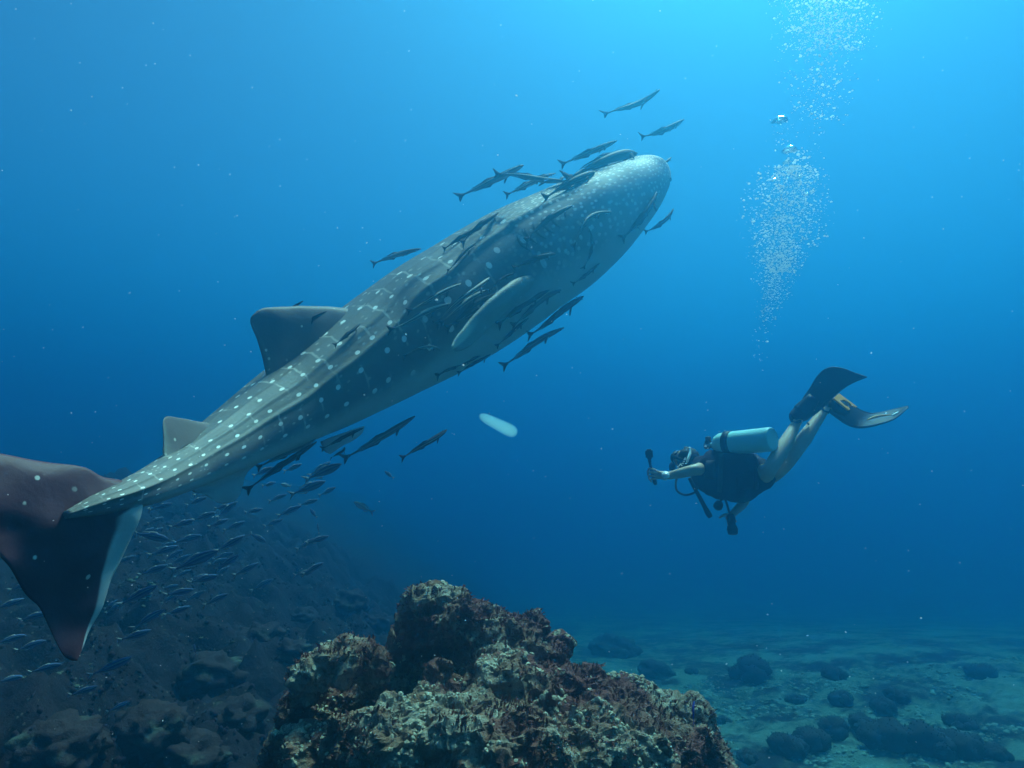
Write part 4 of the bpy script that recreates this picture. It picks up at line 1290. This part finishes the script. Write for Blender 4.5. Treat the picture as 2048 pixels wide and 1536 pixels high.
# tail pixel, head pixel, skin, depth (None: lies along the shark), bend up, bend sideways, roll, label
COBIAS = [
    ((1205, 228), (1319, 181), M_COB, 6.3, -.01, .03, -.15, "dark slender fish swimming highest of all above the shark's head"),
    ((1280, 274), (1368, 239), M_COB, 6.5, -.03, .03, -.1, "short slender striped fish high in open water, beyond the shark's snout tip"),
    ((1120, 330), (1234, 282), M_COB, 6.0, .0, .02, .1, "striped fish with raised dorsal fin just above the shark's forehead"),
    ((914, 395), (1047, 331), M_COB, 5.7, .01, .02, 0, "large dark fish with wide tail, lowest tail of the trio above the shark's back"),
    ((988, 348), (1132, 364), M_COB, 5.55, .05, .02, .2, "dark fish angled downward, crossing in front of another above the shark's back"),
    ((1011, 391), (1100, 350), M_COB, 5.8, .02, .02, 0, "dark fish half hidden behind the downward pointing one above the shark"),
    ((1062, 355), (1112, 347), M_COBG, 6.25, .0, .02, 0, "small grey fish peeping over two dark fish above the shark's back"),
    ((1112, 366), (1131, 352), M_COBG, 6.3, .0, .02, 0, "tiny bluish fish just behind the nose of the downward pointing fish"),
    ((1128, 364), (1274, 310), M_COBD, None, .05, .0, .2, "long dark fish lying along the top of the shark's head"),
    ((1086, 400), (1190, 344), M_COBD, None, .03, .0, .2, "dark fish resting on the shark's forehead, below the one on its crown"),
    ((1318, 338), (1343, 315), M_COBG, 6.55, .0, .03, 0, "small grey fish at the very tip of the shark's snout"),
    ((1288, 464), (1347, 418), M_COBD, 6.3, -.06, .0, 0, "thin dark curved fish alone in the water below the shark's chin"),
    ((1242, 480), (1314, 384), M_COBD, None, -.03, .0, .3, "dark fish running steeply up the shark's cheek"),
    ((1276, 458), (1296, 422), M_COBD, None, .0, .0, .2, "small dark sliver of a fish on the shark's throat edge"),
    ((1050, 486), (1147, 411), M_COBD, None, .07, .0, .2, "dark arched fish on the shark's side behind its spotted forehead"),
    ((1148, 500), (1223, 424), M_COBP, None, .16, .0, .2, "pale strongly curved fish on the shark's plain cheek"),
    ((1165, 538), (1178, 456), M_COBD, None, -.13, .0, .1, "dark fish bowed like a bracket, standing upright on the shark's cheek"),
    ((886, 500), (950, 455), M_COBD, None, .0, .0, .2, "dark fish on the shark's upper back, rear one of a pair"),
    ((922, 490), (997, 424), M_COBD, None, .03, .0, .2, "dark fish on the shark's upper back edge, front one of a pair"),
    ((744, 529), (842, 498), M_COBG, 5.55, .03, .02, 0, "grey fish in the water beyond the middle of the shark's back"),
    ((894, 545), (950, 486), M_COBD, None, .0, .0, .3, "plump dark fish on the ridged back above the shark's middle"),
    ((1025, 540), (1112, 508), M_COBD, None, .04, .0, .3, "broad dark fish above the root of the shark's pectoral fin"),
    ((814, 625), (921, 568), M_COBP, None, .02, .0, .2, "thin pale-edged fish uppermost of the bunch behind the pectoral fin"),
    ((776, 662), (899, 607), M_COBP, None, .0, .0, .2, "longest pale-edged fish, with its bright tail far behind the pectoral fin"),
    ((870, 652), (980, 556), M_COBP, None, .04, .0, .2, "pale-backed fish second from the top of the bunch near the pectoral fin"),
    ((880, 649), (970, 581), M_COBP, None, .03, .0, .3, "pale-edged fish in the middle of the bunch above the pectoral fin"),
    ((893, 660), (1004, 586), M_COBD, None, .03, .0, .2, "dark fish with its head over the upper edge of the pectoral fin"),
    ((909, 650), (996, 602), M_COB, None, .05, .0, .2, "striped fish lying right along the pectoral fin's upper edge"),
    ((977, 584), (1029, 546), M_COBD, None, .03, .0, .2, "small dark fish at the shoulder where the pectoral fin begins"),
    ((806, 716), (882, 700), M_COBP, None, .14, .0, .2, "pale arched fish alone on the dark flank behind the pectoral fin tip"),
    ((1004, 735), (1127, 656), M_COBG, 5.0, .01, .02, .1, "big grey fish swimming in open water under the shark's belly"),
    ((1055, 674), (1166, 593), M_COBD, None, .0, .0, .2, "dark fish along the lower edge of the shark's belly ahead of the big grey one"),
    ((992, 694), (1058, 636), M_COBD, None, .02, .0, .2, "dark fish on the belly under the rear of the pectoral fin"),
    ((995, 652), (1098, 581), M_COBD, None, .04, .0, .2, "darkest fish of the cluster on the chest beneath the pectoral fin"),
    ((990, 631), (1052, 567), M_COBD, None, .03, .0, .2, "dark fish tucked close under the front edge of the pectoral fin"),
    ((1024, 655), (1121, 580), M_COBG, None, .02, .0, .2, "grey fish on the chest in front of the dark cluster"),
    ((1144, 568), (1199, 527), M_COBD, None, -.02, .0, .2, "small dark fish on the shark's pale throat"),
    ((872, 754), (960, 713), M_COBD, None, .02, .0, .1, "dark fish pressed to the belly's lower edge behind the pectoral fin"),
    ((915, 748), (982, 709), M_COBD, 4.85, .03, .0, .1, "dark fish hanging just below the belly's lower edge behind the pectoral fin"),
    ((553, 640), (607, 602), M_COBD, None, .02, .0, .2, "small dark fish in front of the dorsal fin's top"),
    ((548, 696), (654, 623), M_COBD, None, .02, .0, .2, "larger dark fish in front of the dorsal fin's base"),
    ((668, 692), (721, 647), M_COBD, None, .02, .0, .2, "thin dark fish on the back ridge ahead of the dorsal fin's base"),
    ((684, 919), (830, 833), M_COBG, 4.3, .0, .03, .1, "large grey fish with a rounded tail just below the shark's pelvic fin"),
    ((801, 918), (894, 860), M_COB, 4.0, .01, .02, .1, "dark striped fish alone in open water, well below the shark's belly"),
    ((490, 983), (634, 884), M_COBD, 3.75, .01, .0, .1, "long dark fish trailing under the shark's tail stalk"),
    ((512, 937), (632, 878), M_COBG, 3.85, .01, .0, .1, "grey fish right above the long dark one under the tail stalk"),
    ((642, 899), (727, 856), M_COBD, 4.05, .02, .0, .1, "dark fish beside the shark's pelvic fin"),
    ((660, 918), (690, 895), M_COBD, 4.1, .02, .0, .1, "tiny dark fish under the shark's pelvic fin"),
]
FIN_DEPTH = {(553, 640): 4.15, (548, 696): 4.1}
for n_c, (tl, hd, mt, dep, bz, by, rl, lab) in enumerate(COBIAS):
    by += rnd.choice((-.045, -.02, .02, .045)); bz += rnd.choice((-.015, 0.0, .015)); rl += rnd.uniform(-.35, .35)
    if tl in FIN_DEPTH: dt = dh = FIN_DEPTH[tl]
    elif dep is None: dt, dh = shark_depth(*tl, 0.045), shark_depth(*hd, 0.04)
    else: dt, dh = dep - 0.10, dep + 0.10
    pale_ = mt in (M_COBG,)
    ms = cobia_meshes(bz, by, 0.0, mt, M_FING if pale_ else M_FIN, {M_COBD: (0.56, 0.68)[n_c % 2], M_COBP: (0.46, 0.56)[n_c % 2]}.get(mt, (0.66, 0.78)[n_c % 2]))
    make_fish("cobia", P(*tl, dt), P(*hd, dh), ms, C_NAMES, lab, "fish", "dark slender fish keeping company with the shark", rl, (.43, .037, .008, .009))
make_fish("golden_fish", P(1314, 382, 6.35), P(1332, 371, 6.45), fusilier_meshes(0, 0.02, M_YEL, M_YELF, "y"), F_NAMES,
          "tiny golden yellow fish at the corner of the shark's mouth", "fish")

SCHOOL = [
    ((270, 1066), (331, 1078), 3.9), ((348, 1140), (427, 1106), 3.7), ((434, 1138), (473, 1113), 3.8), ((241, 1209), (307, 1175), 3.2), ((267, 1256), (323, 1223), 3.3),
    ((182, 1350), (255, 1318), 2.9), ((332, 1190), (382, 1180), 4.0), ((-6, 1286), (46, 1272), 2.9), ((-10, 1218), (42, 1199), 3.1), ((387, 1040), (427, 1026), 4.6),
    ((342, 1054), (385, 1042), 4.4), ((434, 1102), (483, 1074), 4.2), ((380, 1165), (431, 1152), 4.1), ((33, 1301), (86, 1283), 3.0), ((570, 942), (600, 929), 4.9),
    ((614, 958), (676, 931), 4.6), ((509, 951), (543, 936), 4.6), ((492, 1025), (522, 1018), 5.0), ((585, 988), (644, 965), 4.9), ((436, 1034), (471, 1006), 4.6),
    ((526, 972), (549, 965), 5.2), ((502, 1068), (529, 1083), 5.0), ((558, 1031), (598, 1014), 5.3), ((384, 1159), (413, 1149), 4.6), ((215, 1424), (254, 1405), 2.8),
    ((-4, 1364), (41, 1354), 2.9), ((20, 1180), (70, 1160), 3.6), ((300, 1110), (352, 1094), 4.2), ((410, 1210), (452, 1190), 4.6), ((470, 1150), (512, 1128), 4.9),
    ((300, 1020), (340, 1008), 4.9), ((350, 1085), (398, 1072), 4.8), ((450, 1060), (486, 1044), 5.3), ((530, 1052), (562, 1040), 5.8), ((420, 1128), (452, 1118), 5.2),
    ((240, 1280), (296, 1262), 3.5), ((40, 1240), (94, 1226), 3.4), ((60, 1345), (118, 1330), 3.0), ((140, 1390), (190, 1374), 3.0), ((280, 1150), (330, 1132), 4.5),
    ((540, 1002), (570, 990), 5.6), ((600, 1010), (632, 1000), 5.9), ((640, 990), (668, 976), 5.9), ((375, 1010), (410, 996), 5.2), ((330, 1230), (374, 1214), 4.2),
]
_g = random.Random(4)
for _k in range(34):
    _x = _g.uniform(190, 640); _y = 965 + (_g.random() ** 1.2) * 260 - 0.12 * (_x - 400); _l = _g.uniform(26, 44); _a = _g.uniform(.2, .6)
    SCHOOL.append(((_x, _y), (_x + _l * math.cos(_a), _y - _l * math.sin(_a)), _g.uniform(4.6, 6.2)))
for i, (tl, hd, d) in enumerate(SCHOOL):
    fh = ray((tl[0] + hd[0]) / 2, (tl[1] + hd[1]) / 2, FLOOR_BVH)[2]
    if fh and fh - 0.25 < d: d = fh - 0.25
    _e = 0.12
    tl, hd = (tl[0] - _e * (hd[0] - tl[0]), tl[1] - _e * (hd[1] - tl[1])), (hd[0] + _e * (hd[0] - tl[0]), hd[1] + _e * (hd[1] - tl[1]))
    make_fish("reef_fish", P(*tl, d - 0.05), P(*hd, d + 0.05), fusilier_meshes(0, (0, .02, -.02)[i % 3], M_FUS, M_FUSF, "b"), F_NAMES,
              "small blue-grey fish in the dim school streaming past below the shark's tail", "fish", "school of small fish below the shark's tail", 0.25)
for tl, hd, d, sk, lab in (((748, 1026), (708, 1004), 4.6, (M_FUSB, M_FUSF, "s"), "bright silvery fish facing down the reef, alone in mid water"),
                           ((582, 973), (562, 968), 5.0, (M_FUSB, M_FUSF, "s"), "small pale fish turned against the school under the tail stalk"),
                           ((788, 957), (769, 942), 6.6, (M_FUS, M_FUSF, "b"), "faint small fish far out in the blue below the shark's belly"),
                           ((634, 1036), (620, 1017), 5.6, (M_FUS, M_FUSF, "b"), "faint fish climbing steeply at the edge of the school"),
                           ((638, 1068), (635, 1046), 6.0, (M_FUS, M_FUSF, "b"), "faint fish hanging upright beyond the school"),
                           ((393, 1312), (388, 1288), 3.6, (M_FUS, M_FUSF, "b"), "small fish hanging upright over the dark reef slope"),
                           ((1387, 1452), (1388, 1402), 2.45, (M_BLUE, M_BLUEF, "d"), "deep blue fish hanging upright against the rock's edge")):
    fh = ray((tl[0] + hd[0]) / 2, (tl[1] + hd[1]) / 2, FLOOR_BVH)[2]
    if fh and fh - 0.2 < d: d = fh - 0.2
    make_fish("reef_fish", P(*tl, d - 0.03), P(*hd, d + 0.03), fusilier_meshes(0, .02, *sk), F_NAMES, lab, "fish", None, 0.2, (.40, .034, .02, .013))
# ------------------------------------------------------------------ bubbles from the diver
m = NT("bubble_silver")
lw = m.n("ShaderNodeLayerWeight"); lw.inputs[0].default_value = 0.35
gl = m.n("ShaderNodeBsdfGlossy"); gl.inputs["Color"].default_value = (0.95, 0.98, 1.0, 1); gl.inputs["Roughness"].default_value = 0.12
tr = m.n("ShaderNodeBsdfTransparent"); tr.inputs[0].default_value = (0.97, 0.99, 1, 1)
mx = m.n("ShaderNodeMixShader")
m.put(mx.inputs[0], m.math('ADD', m.math('MULTIPLY', lw.outputs["Facing"], 0.65), 0.30, True))
m.t.links.new(tr.outputs[0], mx.inputs[1]); m.t.links.new(gl.outputs[0], mx.inputs[2])
m.t.links.new(mx.outputs[0], m.out.inputs["Surface"])
BUBBLE = m.mat
m2 = NT("small_bubble_white")
d_ = m2.n("ShaderNodeBsdfDiffuse"); d_.inputs[0].default_value = (1.0, 1.0, 1.0, 1)
t_ = m2.n("ShaderNodeBsdfTranslucent"); t_.inputs[0].default_value = (1.0, 1.0, 1.0, 1)
x_ = m2.n("ShaderNodeMixShader"); x_.inputs[0].default_value = 0.6
g_ = m2.n("ShaderNodeBsdfGlossy"); g_.inputs[0].default_value = (1, 1, 1, 1); g_.inputs["Roughness"].default_value = 0.35
y_ = m2.n("ShaderNodeMixShader"); y_.inputs[0].default_value = 0.22
m2.t.links.new(d_.outputs[0], x_.inputs[1]); m2.t.links.new(t_.outputs[0], x_.inputs[2])
m2.t.links.new(x_.outputs[0], y_.inputs[1]); m2.t.links.new(g_.outputs[0], y_.inputs[2])
m2.t.links.new(y_.outputs[0], m2.out.inputs["Surface"])
FOAM = m2.mat

def cap_mesh(name, n=28, rings=10):
    """mushroom shaped bubble: a round dome over a wavy hollow underside"""
    V, Fc = [(0, 0, 0.52)], []
    rows = []
    prof = [(0.22, 0.50), (0.45, 0.43), (0.66, 0.32), (0.84, 0.17), (0.96, 0.0), (1.0, -0.10), (0.93, -0.16), (0.72, -0.06), (0.42, 0.06), (0.15, 0.11)]
    for k, (r_, z_) in enumerate(prof):
        row = []
        for j in range(n):
            a = 2 * math.pi * j / n
            w = 1 + 0.07 * math.sin(3 * a + k * .3) * (k / 6) + 0.04 * math.sin(5 * a)
            row.append(len(V)); V.append((r_ * w * math.cos(a), r_ * w * math.sin(a), z_ + 0.05 * math.sin(4 * a) * (k > 3)))
        rows.append(row)
    V.append((0, 0, 0.13))
    for j in range(n):
        k = (j + 1) % n
        Fc.append((0, rows[0][j], rows[0][k]))
        for a, b in zip(rows[:-1], rows[1:]):
            Fc.append((a[j], b[j], b[k], a[k]))
        Fc.append((rows[-1][j], len(V) - 1, rows[-1][k]))
    return mesh(name, V, Fc)
cap_me = cap_mesh("bubble_cap"); cap_me.materials.append(BUBBLE)
for px, py, d, w, lab in ((1560, 240, 5.35, 16, "biggest domed silver bubble, topmost of the dense plume"),
                          (1579, 299, 5.35, 15, "second domed bubble a little below the topmost one"),
                          (1574, 324, 5.35, 9, "bright flattened bubble below the second domed one"),
                          (1549, 360, 5.35, 8, "small domed bubble on the shark's side of the plume's top"),
                          (1612, 388, 5.35, 6, "small domed bubble on the outer edge of the plume away from the shark"),
                          (1599, 355, 5.35, 5, "tiny domed bubble among the froth near the plume's top")):
    b = obj("air_bubble", cap_me)
    b.location = P(px, py, d); s = w / F * d
    b.scale = (s, s, s * 0.95); b.rotation_euler = (rnd.uniform(-.15, .15), rnd.uniform(-.15, .15), rnd.uniform(0, 6))
    tag(b, lab, "bubble", "large domed bubbles")

def plume_spots():
    out = []
    g = random.Random(11)
    def put(n, x0, x1, y0, y1, rlo, rhi, dens, part):
        k = 0
        while k < n:
            y = g.uniform(y0, y1); t = (y - y0) / (y1 - y0)
            c, hw = dens(t)
            x = c + g.gauss(0, 0.45) * hw
            if abs(x - c) > hw * 1.15: continue
            d = 5.35 + g.gauss(0, 0.16)
            out.append((x, y, d, g.uniform(rlo, rhi) * (0.45 + 1.1 * g.random() ** 3), part)); k += 1
    put(3300, 0, 0, 330, 545, 0.8, 2.2, lambda t: (1584 - 26 * t, 26 + 62 * math.sin(math.pi * min(1, t * 0.80 + .16))), 0)
    put(700, 0, 0, 500, 600, 0.7, 1.7, lambda t: (1556 - 8 * t, 62 - 34 * t), 0)
    put(90, 0, 0, 300, 350, 1.5, 3.2, lambda t: (1592, 30), 0)
    put(320, 0, 0, 545, 640, 0.8, 1.6, lambda t: (1546 - 12 * t, 42 - 18 * t), 1)
    put(45, 0, 0, 630, 722, 0.9, 1.9, lambda t: (1530 - 14 * t, 20), 1)
    put(70, 0, 0, 235, 290, 0.7, 1.5, lambda t: (1565, 30), 2)
    put(2200, 0, 0, -40, 100, 0.9, 2.3, lambda t: (1652, 115 - 22 * t), 3)
    put(420, 0, 0, 90, 240, 1.0, 2.4, lambda t: (1640 - 6 * t, 90 - 30 * t), 3)
    put(70, 0, 0, 200, 330, 0.7, 1.5, lambda t: (1625, 45), 3)
    return out
spots_ = plume_spots()
spots_.sort(key=lambda s: -s[3])
LABS = ("small bright bubble in the dense middle of the bubble plume", "small bubble in the thin lower thread of the bubble plume",
        "small bubble just under the topmost domed bubble", "small bubble in the broad cloud near the top of the water")
GRPS = ("small bubbles in the middle of the plume", "small bubbles in the lower thread", "small bubbles under the topmost dome", "small bubbles in the upper cloud")
bub_me = []
for k in range(4):
    gg = random.Random(k)
    v = ICO2 * np.array([1.0, 1.0, 0.72]) * np.array([[1 + gg.uniform(-.10, .10)] for _ in range(len(ICO2))])
    dome = [f for f in ICO2F if sum(ICO2[i][2] for i in f) > -0.75]      # left open below, shaped to let light through and look brighter
    mm = mesh("bubble_shape", v, dome); mm.materials.append(FOAM); bub_me.append(mm)
for i, (x, y, d, r_, part) in enumerate(spots_[:300]):
    b = obj("small_bubble", bub_me[i % 4])
    b.location = P(x, y, d); s = r_ / F * d
    b.scale = (s, s, s); b.rotation_euler = (0, 0, i * 1.3)
    tag(b, LABS[part], "bubble", GRPS[part])
V, Fc = [], []
for i, (x, y, d, r_, part) in enumerate(spots_[300:]):
    c_, s, n0_ = P(x, y, d), r_ / F * d, len(V)
    V.extend((c_[0] + q[0] * s, c_[1] + q[1] * s, c_[2] + q[2] * s * .75) for q in ICO1)
    Fc.extend(tuple(k + n0_ for k in f) for f in ICO1F if sum(ICO1[k][2] for k in f) > -0.6)  # undersides left open so light comes through and brightens the froth
fr = obj("bubble_froth", mesh("bubble_froth", V, Fc), FOAM)
tag(fr, "fine froth of countless tiny bubbles rising from the diver", kind="stuff")

# bubbles leaving the regulator, running up past the diver's head
for i, (x, y, r_) in enumerate(((528, 518, 15), (548, 500, 13), (565, 482, 16), (585, 500, 13), (600, 470, 17), (612, 442, 15), (625, 415, 16), (632, 395, 13), (640, 470, 12),
                                (915, 230, 17), (950, 255, 9), (910, 5, 7))):
    b = obj("small_bubble", bub_me[i % 4])
    far_ = i > 8
    d = 5.2 if far_ else 5.24
    b.location = ZD(x, y, d); s = r_ / 6.982 / F * d
    b.scale = (s, s, s * (1.3 if far_ else 1.0)); b.rotation_euler = (0, 0, i)
    tag(b, "silver bubble rising from the tank valve behind the diver's neck" if far_ else "silver bubble clinging beside the diver's head", "bubble",
        "bubbles by the tank valve" if far_ else "bubbles beside the diver's head")

# drifting specks in the water
V, Fc = [], []
g = random.Random(3)
for i in range(330):
    d = g.uniform(0.9, 5.5)
    px, py = g.uniform(-20, 2070), g.uniform(-20, 1550)
    fh = ray(px, py, FLOOR_BVH)[2]; sh = ray(px, py, SHARK_BVH)[2]
    if (fh and d > fh - 0.2) or (sh and d > sh - 0.1): d = 0.9 + 0.3 * g.random()
    c_, s, n0_ = P(px, py, d), g.uniform(0.45, 1.2) * (1 if g.random() < .93 else 1.9) / F * d, len(V)
    el = g.uniform(0.7, 2.2); ax = Vector((g.gauss(0, 1), g.gauss(0, 1), g.gauss(0, 1))).normalized()
    for q in ICO1:
        v = Vector(q) * s
        v += ax * (v.dot(ax) * (el - 1))
        V.append(c_ + v)
    Fc.extend(tuple(k + n0_ for k in f) for f in ICO1F if sum(ICO1[k][2] for k in f) > -0.6)  # specks cut open below, shaped so light brightens them
snow = obj("drifting_specks", mesh("drifting_specks", V, Fc), FOAM)
tag(snow, "tiny pale specks drifting all through the water", kind="stuff")

# pale jelly-like drifter in mid water
m = NT("milky_jelly")
c = m.coord()
lw = m.n("ShaderNodeLayerWeight"); lw.inputs[0].default_value = 0.45
d_ = m.n("ShaderNodeBsdfTranslucent"); d_.inputs[0].default_value = (0.35, 0.92, 0.92, 1)
tr = m.n("ShaderNodeBsdfTransparent")
y_ = m.n("ShaderNodeMixShader")
m.put(y_.inputs[0], m.ramp(lw.outputs["Facing"], 0.0, 0.6, 0.90, 1.0))
m.t.links.new(d_.outputs[0], y_.inputs[1]); m.t.links.new(tr.outputs[0], y_.inputs[2])
m.t.links.new(y_.outputs[0], m.out.inputs["Surface"])
vs_ = m.n("ShaderNodeVolumeScatter"); vs_.inputs["Color"].default_value = (0.45, 0.97, 0.97, 1); vs_.inputs["Density"].default_value = 24.0
vs_.inputs["Anisotropy"].default_value = 0.2
m.t.links.new(vs_.outputs[0], m.out.inputs["Volume"])
A_, B_ = P(958, 830, 1.5), P(1034, 868, 1.46)
ax = (B_ - A_); ln = ax.length; ax.normalize()
q = ax.to_track_quat('Z', 'Y').to_matrix()
V, Fc = [], []
for i in range(25):
    s = i / 24
    r_ = 0.0150 * math.sqrt(max(0, 1 - abs(2 * s - 1) ** 5)) * (0.70 + 0.34 * s)
    for j in range(20):
        a = 2 * math.pi * j / 20
        V.append(A_ + ax * (ln * s) + q @ Vector((r_ * math.cos(a), r_ * math.sin(a), 0)))
for i in range(24):
    for j in range(20):
        Fc.append((i * 20 + j, i * 20 + (j + 1) % 20, (i + 1) * 20 + (j + 1) % 20, (i + 1) * 20 + j))
salp = obj("drifting_jelly", mesh("drifting_jelly", V, Fc), m.mat)
tag(salp, "pale milky rod-shaped jelly drifting in open water below the shark", "jelly")
